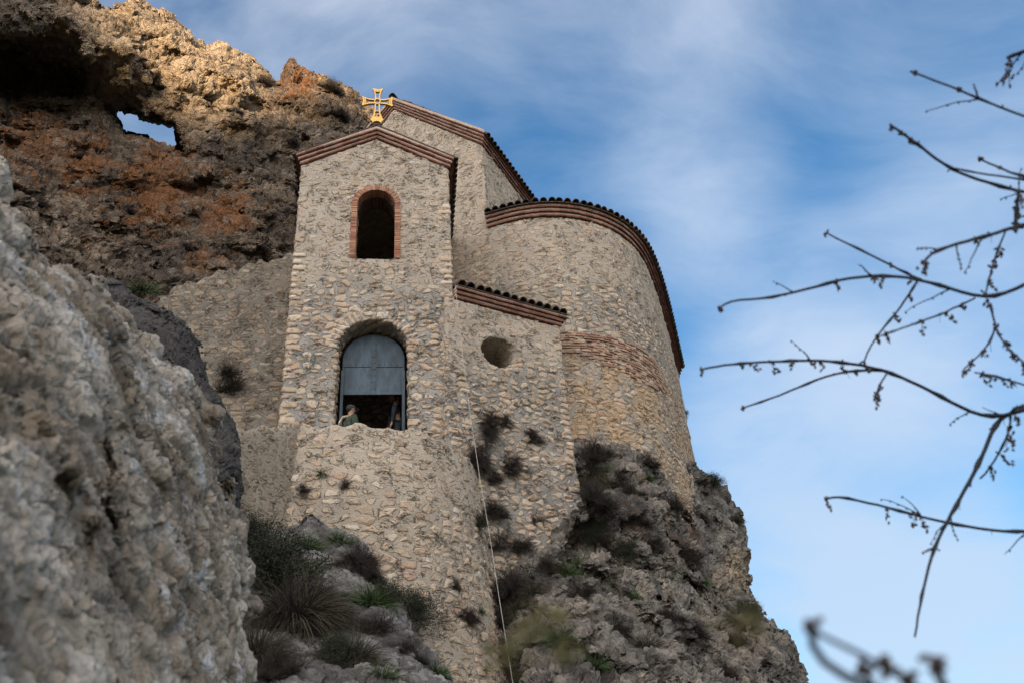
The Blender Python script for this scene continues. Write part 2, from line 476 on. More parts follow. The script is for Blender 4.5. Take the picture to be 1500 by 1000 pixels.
M_MORTAR = simple('pale_lime_mortar', (0.44, 0.345, 0.275), 0.95, var=0.2, scale=9, bump=0.3)
M_GOLD = simple('gilded_metal', (0.52, 0.325, 0.085), 0.45, 0.5, 0.15, 20, 0.1, 0.5)
M_STEEL = simple('blue_grey_painted_steel', (0.040, 0.068, 0.095), 0.6, 0.0, 0.2, 5, 0.25)
M_STEELD = simple('dark_blue_grey_steel', (0.022, 0.036, 0.05), 0.6, 0.0, 0.2, 9, 0.25)
def steel(name, c0):
    m, t, out, b = newmat(name); p = attr(t, 'rest', 'Vector')
    n = NOISE(t, VM(t, 'MULTIPLY', p, (1, 1, 0.35)), 4.0, 7, 0.65); n2 = NOISE(t, p, 13, 6, 0.7)
    c = MIX(t, SS(t, n, 0.35, 0.65), tuple(x*0.62 for x in c0), tuple(x*1.3 for x in c0))
    c = MIX(t, M(t, 'MULTIPLY', SS(t, n2, 0.58, 0.70), 0.65), c, (0.055, 0.038, 0.028))
    t.links.new(c, b.inputs['Base Color']); b.inputs['Roughness'].default_value = 0.62; b.inputs['Specular IOR Level'].default_value = 0.35
    bp = N(t, 'ShaderNodeBump', {}, {'Strength': 0.5, 'Distance': 0.03, 'Height': NOISE(t, p, 1.6, 3, 0.5)}); t.links.new(bp.outputs[0], b.inputs['Normal'])
    return m


M_STEEL = steel('blue_grey_painted_steel', (0.045, 0.075, 0.105))
M_ROPE = simple('pale_rope', (0.38, 0.36, 0.32), 0.9)
M_BARK = simple('dark_twig_bark', (0.020, 0.024, 0.034), 0.8, scale=60, bump=0.4)
M_BUD = simple('brown_buds', (0.055, 0.038, 0.030), 0.8, scale=90)
M_SKIN = simple('skin', (0.26, 0.15, 0.10), 0.6, bump=0)
M_CAMO = simple('dark_green_camouflage_cloth', (0.035, 0.05, 0.035), 0.9, var=0.7, scale=14)
M_DARKCL = simple('dark_navy_cloth', (0.02, 0.026, 0.035), 0.85)
M_CAP = simple('dark_slate_cap_cloth', (0.03, 0.035, 0.045), 0.85)
M_PALECL = simple('pale_beige_cloth', (0.45, 0.40, 0.33), 0.9)
M_HAIR = simple('dark_hair', (0.015, 0.012, 0.01), 0.6)
M_DRY = simple('dry_dark_stems', (0.038, 0.031, 0.027), 0.95, var=0.4, scale=4, bump=0)
M_DRYW = simple('dry_straw_stems', (0.055, 0.05, 0.032), 0.95, var=0.4, scale=4, bump=0)
M_GRN = simple('green_blades', (0.050, 0.085, 0.028), 0.8, var=0.4, scale=5, bump=0)
M_GRND = simple('dark_green_leaves', (0.026, 0.036, 0.018), 0.8, var=0.4, scale=5, bump=0)
M_YEL = simple('yellow_green_leaves', (0.085, 0.080, 0.032), 0.8, var=0.4, scale=15, bump=0)


def rockmat(name, ramp, lich=0.0, disp=0.18, sc=1.0, cracks=0.6, pale=(0.42, 0.40, 0.38), paleamt=0.5, darkamt=0.6, n2a=0.9, n3a=0.35, pits=1.0, fac=0.45, mid=1.2, pil=0.18):
    m, t, out, b = newmat(name, True)
    p0 = attr(t, 'rest', 'Vector')
    p = VM(t, 'SCALE', p0, scale=sc)
    w = VM(t, 'SCALE', VM(t, 'SUBTRACT', NOISE(t, p, 1.1, 4, 0.6, 0, 1), (.5, .5, .5)), scale=0.7)
    pw = VM(t, 'ADD', p, w)
    n1 = NOISE(t, p, 0.55, 6, 0.6); n2 = NOISE(t, p, 2.4, 8, 0.68); n3 = NOISE(t, p, 11, 7, 0.7)
    v1 = N(t, 'ShaderNodeTexVoronoi', {'feature': 'DISTANCE_TO_EDGE'}, {'Vector': VM(t, 'MULTIPLY', pw, (1, 1, 1.5)), 'Scale': 0.75}).outputs['Distance']
    v2 = N(t, 'ShaderNodeTexVoronoi', {'feature': 'DISTANCE_TO_EDGE'}, {'Vector': VM(t, 'MULTIPLY', pw, (1.2, 1, 1)), 'Scale': 2.9}).outputs['Distance']
    vf = N(t, 'ShaderNodeTexVoronoi', {'feature': 'F1'}, {'Vector': pw, 'Scale': 1.8}).outputs['Distance']
    pit = N(t, 'ShaderNodeTexVoronoi', {'feature': 'F1'}, {'Vector': p, 'Scale': 14.0}).outputs['Distance']
    c1 = SS(t, v1, 0.0, 0.10); c2 = SS(t, v2, 0.0, 0.09)
    h = M(t, 'ADD', M(t, 'MULTIPLY', n2, n2a), M(t, 'MULTIPLY', n3, n3a))
    h = M(t, 'ADD', h, M(t, 'MULTIPLY', c1, 0.35*cracks)); h = M(t, 'ADD', h, M(t, 'MULTIPLY', c2, 0.22*cracks))
    b1 = N(t, 'ShaderNodeSeparateColor', {}, {0: N(t, 'ShaderNodeTexVoronoi', {'feature': 'F1'}, {'Vector': VM(t, 'MULTIPLY', pw, (1, 1, 1.5)), 'Scale': 0.75}).outputs['Color']}).outputs
    b2 = N(t, 'ShaderNodeSeparateColor', {}, {0: N(t, 'ShaderNodeTexVoronoi', {'feature': 'F1'}, {'Vector': VM(t, 'MULTIPLY', pw, (1.2, 1, 1)), 'Scale': 2.9}).outputs['Color']}).outputs
    h = M(t, 'ADD', h, M(t, 'MULTIPLY', M(t, 'MULTIPLY', b1[0], c1), 0.75*cracks)); h = M(t, 'ADD', h, M(t, 'MULTIPLY', M(t, 'MULTIPLY', b2[0], c2), 0.5*cracks))
    for (sc2, am, off_) in ((1.3, 0.95, 0.0), (3.1, 0.42, 4.0), (8.0, 0.16, 8.0)):
        pf = VM(t, 'ADD', VM(t, 'SCALE', VM(t, 'MULTIPLY', pw, (1, 1, 1.3)), scale=sc2), (off_, off_, off_))
        vn = N(t, 'ShaderNodeTexVoronoi', {'feature': 'F1'}, {'Vector': pf, 'Scale': 1.0})
        dl_ = VM(t, 'SUBTRACT', pf, vn.outputs['Position'])
        h = M(t, 'ADD', h, M(t, 'MULTIPLY', VM(t, 'DOT_PRODUCT', dl_, VM(t, 'SUBTRACT', vn.outputs['Color'], (.5, .5, .5))), am*2.0*fac))
    h = M(t, 'ADD', h, M(t, 'MULTIPLY', pit, 0.14*pits))
    mixv = M(t, 'ADD', M(t, 'MULTIPLY', n1, 0.55), M(t, 'MULTIPLY', n2, 0.45))
    c = RAMP(t, M(t, 'ADD', mixv, M(t, 'MULTIPLY', M(t, 'SUBTRACT', b2[1], 0.5), 0.10)), ramp)
    c = MIX(t, M(t, 'MULTIPLY', SS(t, NOISE(t, VM(t, 'ADD', p, (9, 4, 2)), 1.7, 9, 0.72), 0.54, 0.66), paleamt), c, pale)
    c = MIX(t, M(t, 'MULTIPLY', SS(t, NOISE(t, VM(t, 'ADD', p, (3, 7, 5)), 0.8, 7, 0.66), 0.50, 0.64), darkamt), c, (0.065, 0.06, 0.058))
    if lich:
        l = attr(t, 'lich')
        lm = SS(t, M(t, 'ADD', NOISE(t, VM(t, 'ADD', p, (1, 8, 2)), 1.9, 8, 0.7), M(t, 'MULTIPLY', l, 0.3)), 0.60, 0.76)
        fresh = M(t, 'MULTIPLY', M(t, 'MULTIPLY', l, -1.0, clamp=True), SS(t, mixv, 0.38, 0.52))
        c = MIX(t, M(t, 'MULTIPLY', fresh, 1.3, clamp=True), c, (0.52, 0.42, 0.30))
        c = MIX(t, M(t, 'MULTIPLY', lm, lich), c, MIX(t, n3, (0.17, 0.065, 0.022), (0.30, 0.13, 0.045)))
    sp = SS(t, n3, 0.30, 0.70)
    c = MIX(t, 0.6, c, MIX(t, sp, (0.50, 0.50, 0.50), (1.0, 1.0, 1.0)), 'MULTIPLY')
    c = MIX(t, M(t, 'MULTIPLY', M(t, 'SUBTRACT', 1.0, M(t, 'MINIMUM', c1, M(t, 'MULTIPLY_ADD', c2, 0.5, 0.5))), 0.5*cracks), c, (0.06, 0.052, 0.045))
    t.links.new(c, b.inputs['Base Color']); b.inputs['Roughness'].default_value = 0.95; b.inputs['Specular IOR Level'].default_value = 0.12
    dn = N(t, 'ShaderNodeDisplacement', {}, {'Height': h, 'Midlevel': mid, 'Scale': disp})
    t.links.new(dn.outputs[0], out.inputs['Displacement'])
    return m


M_CLIFF = rockmat('weathered_cliff_limestone', [(0.30, (0.060, 0.046, 0.038)), (0.44, (0.125, 0.098, 0.075)), (0.54, (0.215, 0.17, 0.128)), (0.66, (0.35, 0.28, 0.21))], lich=0.75, disp=0.30, paleamt=0.35, darkamt=0.75, fac=0.5)
M_ROCKR = rockmat('grey_brown_rock', [(0.30, (0.065, 0.062, 0.057)), (0.44, (0.15, 0.14, 0.127)), (0.54, (0.27, 0.25, 0.22)), (0.66, (0.43, 0.38, 0.315))], lich=0.3, disp=0.21, sc=1.1, darkamt=0.75, paleamt=0.5, fac=0.5)
M_ROCKB = rockmat('blue_grey_bank_rock', [(0.30, (0.05, 0.048, 0.045)), (0.44, (0.12, 0.115, 0.108)), (0.54, (0.22, 0.215, 0.205)), (0.66, (0.40, 0.39, 0.375))], disp=0.11, sc=1.4, darkamt=0.7, paleamt=0.5, fac=0.35)
M_SLAB = rockmat('dark_slab_rock', [(0.30, (0.05, 0.048, 0.046)), (0.5, (0.085, 0.08, 0.078)), (0.7, (0.14, 0.135, 0.13))], disp=0.12, sc=1.6, cracks=0.5, paleamt=0.2, darkamt=0.3, fac=0.2)
M_NEAR = rockmat('rough_foreground_limestone', [(0.36, (0.14, 0.112, 0.082)), (0.44, (0.31, 0.26, 0.20)), (0.52, (0.45, 0.40, 0.335)), (0.61, (0.60, 0.56, 0.50))], disp=0.062, sc=1.9, cracks=0.5, pale=(0.68, 0.69, 0.70), paleamt=0.9, darkamt=0.5, n2a=1.9, n3a=0.35, fac=0.14, pits=1.6, mid=1.55, pil=0.4)
M_SOIL = rockmat('dry_slope_soil', [(0.3, (0.10, 0.08, 0.05)), (0.5, (0.16, 0.13, 0.08)), (0.7, (0.20, 0.17, 0.10))], disp=0.1, cracks=0.1, paleamt=0.2)


def blend(a, b, x): x = np.clip((x-a)/(b-a), 0, 1); return x*x*(3-2*x)


def smax(a, b, k):
    h = np.clip(0.5+0.5*(a-b)/k, 0, 1); return b+(a-b)*h+k*h*(1-h)


def smin(a, b, k): return -smax(-a, -b, k)


def sdf_poly(X, Y, poly):
    """signed distance (negative inside) to a closed polygon"""
    poly = np.array(poly, float); d = np.full(X.shape, 1e18); s = np.zeros(X.shape, bool)
    n = len(poly)
    for i in range(n):
        a = poly[i]; b = poly[(i+1) % n]; e = b-a
        wx = X-a[0]; wy = Y-a[1]
        t = np.clip((wx*e[0]+wy*e[1])/(e@e+1e-12), 0, 1)
        d = np.minimum(d, (wx-e[0]*t)**2+(wy-e[1]*t)**2)
        c = ((a[1] > Y) != (b[1] > Y))
        with np.errstate(divide='ignore', invalid='ignore'):
            xi = (b[0]-a[0])*(Y-a[1])/(b[1]-a[1]+1e-12)+a[0]
        s ^= c & (X < xi)
    d = np.sqrt(d); return np.where(s, -d, d)


def wall_mesh(name, fn, lo, hi, h, frame=None, rub=None, warm=None, wu=None):
    """masonry solid from a distance field; frame=(origin, t, n) gives local s (along), q (into the wall) and z"""
    ax = [np.arange(lo[i], hi[i]+h, h, dtype=np.float32) for i in range(3)]
    Fd = fn(ax[0][:, None, None], ax[1][None, :, None], ax[2][None, None, :]).astype(np.float32)
    pos, q = surface_nets(Fd)
    P = pos*h+np.array(lo)
    if frame is not None:
        o, tt, nn_ = frame
        W = np.empty_like(P)
        W[:, :2] = o[None, :2]+P[:, :1]*tt[None]+(-nn_)[None]*P[:, 1:2]; W[:, 2] = P[:, 2]
    else: W = P
    # gentle unevenness of hand-built walls
    W = W.copy()
    for d in range(2): W[:, d] += 0.025*fbm(W[:, 0]*0.9, W[:, 1]*0.9, W[:, 2]*0.9, 3, 40+d)
    if wu is None: WU = P[:, 0]+P[:, 1]
    else: WU = wu(W)
    A = {'wu': WU, 'rub': np.clip(rub(W), 0, 1) if rub else np.ones(len(W)), 'warm': np.clip(warm(W), 0, 1) if warm else np.zeros(len(W))}
    return mesh_np(name, W, q, A)


# ------------------------------------------------------------------ plan of the church
TA = atd(441, 242, 27.0); TB = atz(658, 247, TA[2]); Tt = (TB-TA)[:2]; TWD = float(np.hypot(*Tt)); Tt = Tt/TWD; Tn = np.array([Tt[1], -Tt[0]])
ZE = float(TA[2])


def tsz(u, v, off=0.0):
    p = onpl(u, v, TA, Tn, off); return float((p[:2]-TA[:2])@Tt), float(p[2])


def tW(s, q, z): return np.array([TA[0]+Tt[0]*s-Tn[0]*q, TA[1]+Tt[1]*s-Tn[1]*q, z])


K_ = 1.08
ZC = float((atd(850, 315, 27)[2]-1.6)*K_+1.6)
APX = [atz(u, v, ZC) for u, v in ((714, 334), (760, 320), (800, 315), (835, 317), (870, 324), (900, 336), (925, 354), (945, 381), (962, 425), (975, 470), (985, 512))]
NC = APX[0].copy(); NT_ = np.array([cos(radians(-24)), sin(radians(-24))]); Nn = np.array([NT_[1], -NT_[0]])
AXL = CAM+ray(667, 437)*(np.hypot(TB[0], TB[1])/np.hypot(*ray(667, 437)[:2])); AXR = atz(820, 478, AXL[2]); ZX = float(AXL[2])
Xt = (AXR-AXL)[:2]; XW = float(np.hypot(*Xt)); Xt /= XW; Xn = np.array([Xt[1], -Xt[0]])

church = empty('church', (float(TA[0]+2), float(TA[1]+2), 10.0))
tag(church, 'small rubble stone church with gabled bell tower and rounded apse clinging to the cliff', 'church')

# ---- bell tower
s_l, _ = tsz(522, 340); s_r, _ = tsz(578, 340); WC = (s_l+s_r)/2; WA = (s_r-s_l)/2+0.01
_, w_b = tsz(550, 378); _, w_t = tsz(549, 279); W_SP = w_t-WA
d_l, _ = tsz(492, 560); d_r, _ = tsz(598, 560); DC = (d_l+d_r)/2; DA = (d_r-d_l)/2
_, d_t = tsz(543, 468); D_SP = d_t-DA
APZ = tsz(549, 203)[1]; SL = (APZ-ZE)/(TWD/2)
TDEP = 4.2; TERR = 9.55


def arch2(s, z, c, a, zs, zb):
    return np.where(z > zs, np.hypot(s-c, z-zs)-a, np.maximum(np.abs(s-c)-a, zb-z))


def f_tower(s, q, z):
    F = np.maximum(np.maximum(-s, s-TWD), np.maximum(-q, q-TDEP))
    F = np.maximum(F, 7.6-z)
    F = np.maximum(F, (z-ZE-SL*(TWD/2-np.abs(s-TWD/2)))/sqrt(1+SL*SL))
    win = np.maximum(arch2(s, z, WC, WA, W_SP, w_b), np.maximum(-(q+0.6), q-0.75))
    F = np.maximum(F, -win)
    room = np.maximum(np.maximum(0.55-s, s-(TWD-0.55)), np.maximum(0.70-q, q-(TDEP-0.5)))
    room1 = np.maximum(room, np.maximum(w_b-1.3-z, z-(ZE-0.1)))
    F = np.maximum(F, -room1)
    door = np.maximum(arch2(s, z, DC, DA, D_SP, 10.75), np.maximum(-(q+0.6), q-0.75))
    F = np.maximum(F, -door)
    room2 = np.maximum(room, np.maximum(10.75-z, z-(d_t+0.25)))
    F = np.maximum(F, -room2)
    return F


def rub_tower(W):
    return blend(16.2, 15.2, W[:, 2]+0.55*fbm(W[:, 0]*0.8, W[:, 1]*.8, W[:, 2]*0.8, 3, 3))*0.72+0.28+0.12*fbm(W[:, 0]*1.5, W[:, 1]*1.5, W[:, 2]*1.5, 2, 4)


me = wall_mesh('bell_tower', f_tower, (-0.2, -0.2, 7.4), (TWD+0.2, TDEP+0.2, APZ+0.25), 0.045, (TA, Tt, Tn), rub_tower)
tower = link('bell_tower', me, M_TOWER, church)

# ---- nave
nap = onpl(577, 160, NC, Nn); NH = -float((nap[:2]-NC[:2])@NT_); NZT = float(nap[2]); NZE = float(onpl(709, 212, NC, Nn)[2]); NSL = (NZT-NZE)/NH
NDEP = 6.5


def nW(s, q, z): return np.array([NC[0]+NT_[0]*s-Nn[0]*q, NC[1]+NT_[1]*s-Nn[1]*q, z])


def f_nave(s, q, z):
    F = np.maximum(np.maximum(-2*NH-s, s), np.maximum(-q, q-NDEP)); F = np.maximum(F, 11.0-z)
    return np.maximum(F, (z-NZE-NSL*(NH-np.abs(s+NH)))/sqrt(1+NSL*NSL))


me = wall_mesh('nave', f_nave, (-2*NH-.2, -0.2, 10.8), (0.25, NDEP+.2, NZT+0.25), 0.055, (NC, NT_, Nn),
               lambda W: 0.30+0.3*blend(16.5, 15.0, W[:, 2])+0.2*fbm(W[:, 0], W[:, 1], W[:, 2], 3, 5))
nave = link('nave', me, M_NAVE, church)

# ---- apse: a rounded wall that grows out of the nave front and runs back along the cliff edge
ap2 = [p[:2] for p in APX]
dl = ap2[-1]-ap2[-2]; dl = dl/np.hypot(*dl)
apse_line = [ap2[0]-NT_*0.15]
# smooth the traced plan
xs = np.array(ap2); tt_ = np.r_[0, np.cumsum(np.hypot(*np.diff(xs, axis=0).T))]
ts = np.linspace(0, tt_[-1], 60)
sm = np.stack([np.interp(ts, tt_, xs[:, i]) for i in (0, 1)], 1)
for _ in range(14): sm[1:-1] = 0.25*sm[:-2]+0.5*sm[1:-1]+0.25*sm[2:]
APL = [sm[i] for i in range(len(sm))] + [sm[-1]+dl*k for k in (0.8, 1.6, 2.4)]
apoly = [nW(-1.5, 0.0, 0)[:2]+(-Nn)*0.0] + APL + [APL[-1]-np.array([4.5, -0.5]), nW(-1.5, 6.0, 0)[:2]]
ABOT = 10.0


def f_apse(x, y, z):
    d = sdf_poly(x[:, :, 0]+0*y[:, :, 0], y[:, :, 0]+0*x[:, :, 0], apoly)[:, :, None]
    # a little batter: the foot stands slightly proud
    d = d-0.02*np.clip(16.5-z, 0, 8)
    return np.maximum(d, np.maximum(ABOT-z, z-ZC))


ZB_T = 16.35


def rub_apse(W):
    n = 0.6*fbm(W[:, 0]*0.7, W[:, 1]*0.7, W[:, 2]*0.7, 3, 8)
    return 0.32+0.68*blend(18.3, 17.1, W[:, 2]+n)+0.1*n


me = wall_mesh('apse', f_apse, (-2.6, 21.6, ABOT-.2), (7.4, 33.9, ZC+0.25), 0.065, None, rub_apse,
               lambda W: blend(15.9, 15.2, W[:, 2]+0.4*fbm(W[:, 0]*0.7, W[:, 1]*0.7, W[:, 2]*0.7, 3, 9)),
               wu=lambda W: 3.6*np.arctan2(W[:, 0]-1.6, -(W[:, 1]-26.2)))
apse = link('apse', me, M_APSE, church)

# ---- side annex with the round opening
s1 = onpl(733, 514, AXL, Xn); HS = float((s1[:2]-AXL[:2])@Xt); HZ = float(s1[2])


def xW(s, q, z): return np.array([AXL[0]+Xt[0]*s-Xn[0]*q, AXL[1]+Xt[1]*s-Xn[1]*q, z])


def f_annex(s, q, z):
    F = np.maximum(np.maximum(-s-0.3, s-XW), np.maximum(-q+0.0, q-2.8)); F = np.maximum(F, 6.5-z)
    F = F-0.03*np.clip(12.5-z, 0, 6)
    F = np.maximum(F, z-ZX)
    # splayed round opening, wider on the right and lower side
    rr = 0.43+np.clip(0.22-q, 0, 0.6)*0.36
    cx = HS-0.03+np.clip(0.22-q, 0, 0.6)*0.45; cz = HZ-np.clip(0.22-q, 0, 0.6)*0.30
    hole = np.maximum(np.hypot((s-cx)*0.82, (z-cz)*1.05)-rr, q-1.6)
    F = np.maximum(F, -hole)
    return F


def rub_annex(W):
    n = 0.5*fbm(W[:, 0]*0.9, W[:, 1]*.9, W[:, 2]*0.9, 3, 12)
    return 0.32+0.68*blend(14.0, 12.9, W[:, 2]+n+0.12*(W[:, 0]+1.4)*-1.5)


me = wall_mesh('side_annex', f_annex, (-0.5, -0.6, 6.3), (XW+0.5, 3.0, ZX+0.2), 0.045, (AXL, Xt, Xn), rub_annex)
annex = link('side_annex', me, M_ANNEX, church)


# ------------------------------------------------------------------ cornices and roofs
def norm2(v): v = np.array(v, float); return v/(np.hypot(v[0], v[1])+1e-12)


def mitres(path, normals):
    """outward horizontal mitre vector at each path point, from the outward normal of each segment"""
    out = []
    n = len(path)
    for i in range(n):
        a = normals[max(i-1, 0)]; b = normals[min(i, n-2)]
        m = norm2(np.array(a)+np.array(b)); k = 1.0/max(0.35, float(m@norm2(a)))
        out.append(m*k)
    return out


def cornice(path, normals, courses=3, bh=0.05, gh=0.06, o0=0.05, do=0.055, piece=0.27, back=0.12, jitter=0.010, parent=None, topm=0.0, name='cornice'):
    mit = mitres(path, normals)
    bricks = MB(); mort = MB()
    z = 0.0
    for k in range(courses):
        o = o0+do*k
        for (h, kind) in ((bh, 'b'), (gh if k < courses-1 or topm == 0 else topm, 'm')):
            for i in range(len(path)-1):
                P = np.array(path[i], float); Q = np.array(path[i+1], float); L = np.linalg.norm(Q-P)
                n = max(1, int(round(L/piece))) if kind == 'b' else max(1, int(round(L/1.0)))
                for j in range(n):
                    t0 = j/n; t1 = (j+1)/n
                    if kind == 'b':
                        g = 0.006/L; oo = o+random.uniform(-jitter, jitter); zj = z+random.uniform(-.006, .006); hh = h+random.uniform(-.006, .006)
                    else: g = 0; oo = o-0.010; zj = z+0.002; hh = h-0.004
                    c = []
                    for (t, e) in ((t0, g), (t1, -g)):
                        tt2 = t+e; p = P+(Q-P)*tt2; m = mit[i]*(1-tt2)+mit[i+1]*tt2
                        c.append((p, m))
                    (p0, m0), (p1, m1) = c

                    def V(p, m, off, zz2): return (p[0]+m[0]*off, p[1]+m[1]*off, p[2]+zz2)
                    tgt = bricks if kind == 'b' else mort
                    tgt.hexa([V(p0, m0, oo, zj), V(p1, m1, oo, zj), V(p1, m1, -back, zj), V(p0, m0, -back, zj),
                              V(p0, m0, oo, zj+hh), V(p1, m1, oo, zj+hh), V(p1, m1, -back, zj+hh), V(p0, m0, -back, zj+hh)])
            z += h
    co = bricks.build(name, M_BRICK, parent)
    mort.build('mortar', M_MORTAR, co)
    return z, o0+do*(courses-1)


def barrel(mb, p, up_dir, side, nrm, r0, r1, L, th=0.018, seg=7):
    p = np.array(p, float); vs = []; fs = []
    for (d, r) in ((0, r0), (L, r1)):
        for rr in (r, r-th):
            for k in range(seg+1):
                a = pi*k/seg; vs.append(p+up_dir*d+side*cos(a)*rr+nrm*sin(a)*rr)
    S = seg+1
    for k in range(seg):
        fs.append((k, k+1, 2*S+k+1, 2*S+k)); fs.append((S+k+1, S+k, 3*S+k, 3*S+k+1))
        fs.append((k+1, k, S+k, S+k+1)); fs.append((2*S+k, 2*S+k+1, 3*S+k+1, 3*S+k))
    fs.append((0, 2*S, 3*S, S)); fs.append((seg, S+seg, 3*S+seg, 2*S+seg))
    mb.add(vs, fs)


def tiled_eave(path, inward, slope, pitch, rows, over, parent, r=0.105, name='roof', taper=1.0, deck=True, z0=0.0):
    """rows of barrel tiles from an eave polyline up the slope; inward gives the horizontal up-slope direction at each path point"""
    mb = MB(); path = [np.array(p, float) for p in path]
    L = np.r_[0, np.cumsum([np.linalg.norm(path[i+1]-path[i]) for i in range(len(path)-1)])]
    n = int(L[-1]/pitch)
    for j in range(n+1):
        s = (j+0.5)*L[-1]/(n+1)
        i = min(len(path)-2, int(np.searchsorted(L, s))-1); i = max(i, 0); t = (s-L[i])/(L[i+1]-L[i])
        p = path[i]*(1-t)+path[i+1]*t; inw = norm2(inward[i]*(1-t)+inward[i+1]*t)
        tl = 0.42
        ud = np.array([inw[0], inw[1], slope]); ud /= np.linalg.norm(ud)
        e = path[i+1]-path[i]; e = e/np.linalg.norm(e)
        side = e-ud*(e@ud); side /= np.linalg.norm(side); nr = np.cross(side, ud)
        if nr[2] < 0: nr = -nr
        for k in range(rows):
            q = p-ud*over+ud*(tl-0.07)*k+nr*(0.012*k*0+0.012+z0)+np.array([0, 0, random.uniform(-.008, .008)])+side*random.uniform(-.022, .022)
            sc_ = max(0.25, 1-(1-taper)*k/max(1, rows))
            barrel(mb, q, ud, side, nr, r*sc_+0.006, r*sc_-0.012, tl)
    if deck:
        for i in range(len(path)-1):
            a = path[i]; b_ = path[i+1]; LL = rows*0.35
            ua = np.array([*norm2(inward[i]), slope]); ub = np.array([*norm2(inward[i+1]), slope])
            ua = ua/np.linalg.norm(ua); ub = ub/np.linalg.norm(ub)
            c = a+ua*LL; d_ = b_+ub*LL
            if np.linalg.norm(c-d_) < 1e-3: d_ = c+(b_-a)*0.05
            dz = np.array([0, 0, 0.035])
            a2 = a-ua*(over-0.04); b2 = b_-ub*(over-0.04)
            mb.hexa([a2-dz, b2-dz, d_-dz, c-dz, a2, b2, d_, c], 0.2)
    return mb.build(name, M_TILE, parent)


# tower cornice: left side, front gable, right side
n3 = [-Tt, Tn, Tn, Tt]
pT = [tW(0, 1.6, ZE), tW(0, 0, ZE), tW(TWD/2, 0, APZ), tW(TWD, 0, ZE), tW(TWD, 1.6, ZE)]
hC, oC = cornice(pT, n3, 3, 0.055, 0.055, 0.04, 0.055, parent=tower, topm=0.09)
# tower roof: two slabs of tiles
mb = MB()
for sg in (-1, 1):
    # slab
    e0 = TWD/2+0.20
    for (q0, q1) in ((-0.15, 3.9),):
        A = tW(TWD/2, q0, APZ+hC+0.02); B = tW(TWD/2+sg*e0, q0, APZ+hC+0.02-SL*e0); C_ = tW(TWD/2+sg*e0, q1, APZ+hC+0.02-SL*e0); D_ = tW(TWD/2, q1, APZ+hC+0.02)
        up = np.array([0, 0, 0.05]); mb.hexa([A, B, C_, D_, A+up, B+up, C_+up, D_+up], 0.3)
    ud = np.array([-sg*Tt[0], -sg*Tt[1], SL]); ud /= np.linalg.norm(ud); sd_ = np.array([-Tn[0], -Tn[1], 0.]); nr = np.cross(sd_, ud); nr = nr if nr[2] > 0 else -nr
    for j in range(17):
        for k in range(6):
            p = tW(TWD/2+sg*(e0+0.04), -0.02+0.235*j, APZ+hC+0.06-SL*(e0+0.04))+ud*0.36*k
            barrel(mb, p, ud, sd_, nr, 0.10, 0.09, 0.42)
for k in range(10):
    barrel(mb, tW(TWD/2, -0.16+0.4*k, APZ+hC+0.07), np.array([-Tn[0], -Tn[1], 0.02]), np.array([Tt[0], Tt[1], 0]), np.array([0, 0, 1.]), 0.13, 0.12, 0.44)
mb.build('roof', M_TILE, tower)

# nave cornice and roof
pN = [nW(-2*NH, 3.0, NZE), nW(-2*NH, 0, NZE), nW(-NH, 0, NZT), nW(0, 0, NZE), nW(0, NDEP, NZE)]
hN, oN = cornice(pN, [-NT_, Nn, Nn, NT_], 4, 0.05, 0.055, 0.04, 0.05, parent=nave, topm=0.13, piece=0.30)
mb = MB()
for sg in (-1, 1):
    e0 = NH+0.22
    A = nW(-NH, -0.16, NZT+hN+.01); B = nW(-NH+sg*e0, -0.16, NZT+hN+.01-NSL*e0); C_ = nW(-NH+sg*e0, NDEP, NZT+hN+.01-NSL*e0); D_ = nW(-NH, NDEP, NZT+hN+.01)
    up = np.array([0, 0, 0.05]); mb.hexa([A, B, C_, D_, A+up, B+up, C_+up, D_+up], 0.3)
    ud = np.array([-sg*NT_[0], -sg*NT_[1], NSL]); ud /= np.linalg.norm(ud); sd_ = np.array([-Nn[0], -Nn[1], 0.]); nr = np.cross(sd_, ud); nr = nr if nr[2] > 0 else -nr
    for j in range(27):
        for k in range(13):
            p = nW(-NH+sg*(e0+0.03), -0.03+0.24*j, NZT+hN+0.04-NSL*(e0+0.03))+ud*0.37*k+np.array([0, 0, random.uniform(-.01, .01)])
            barrel(mb, p, ud, sd_, nr, 0.115, 0.10, 0.43)
for k in range(15):
    barrel(mb, nW(-NH, -0.18+0.42*k, NZT+hN+0.06), np.array([-Nn[0], -Nn[1], 0.02]), np.array([NT_[0], NT_[1], 0]), np.array([0, 0, 1.]), 0.14, 0.13, 0.46)
mb.build('roof', M_TILE, nave)

# apse cornice and roof
pA = [np.array([p[0], p[1], ZC]) for p in APL]
nA = []
for i in range(len(pA)-1):
    d = norm2(pA[i+1][:2]-pA[i][:2]); nA.append(np.array([d[1], -d[0]]))
hA, oA = cornice(pA, nA, 3, 0.062, 0.073, 0.05, 0.065, parent=apse, piece=0.3)
mA = mitres(pA, nA)
pA2 = [np.array([p[0]+m[0]*(oA+0.02), p[1]+m[1]*(oA+0.02), ZC+hA+0.035]) for p, m in zip(pA, mA)]
tiled_eave(pA2, [-m for m in mA], 0.42, 0.262, 5, 0.10, apse, r=0.115, taper=0.55)
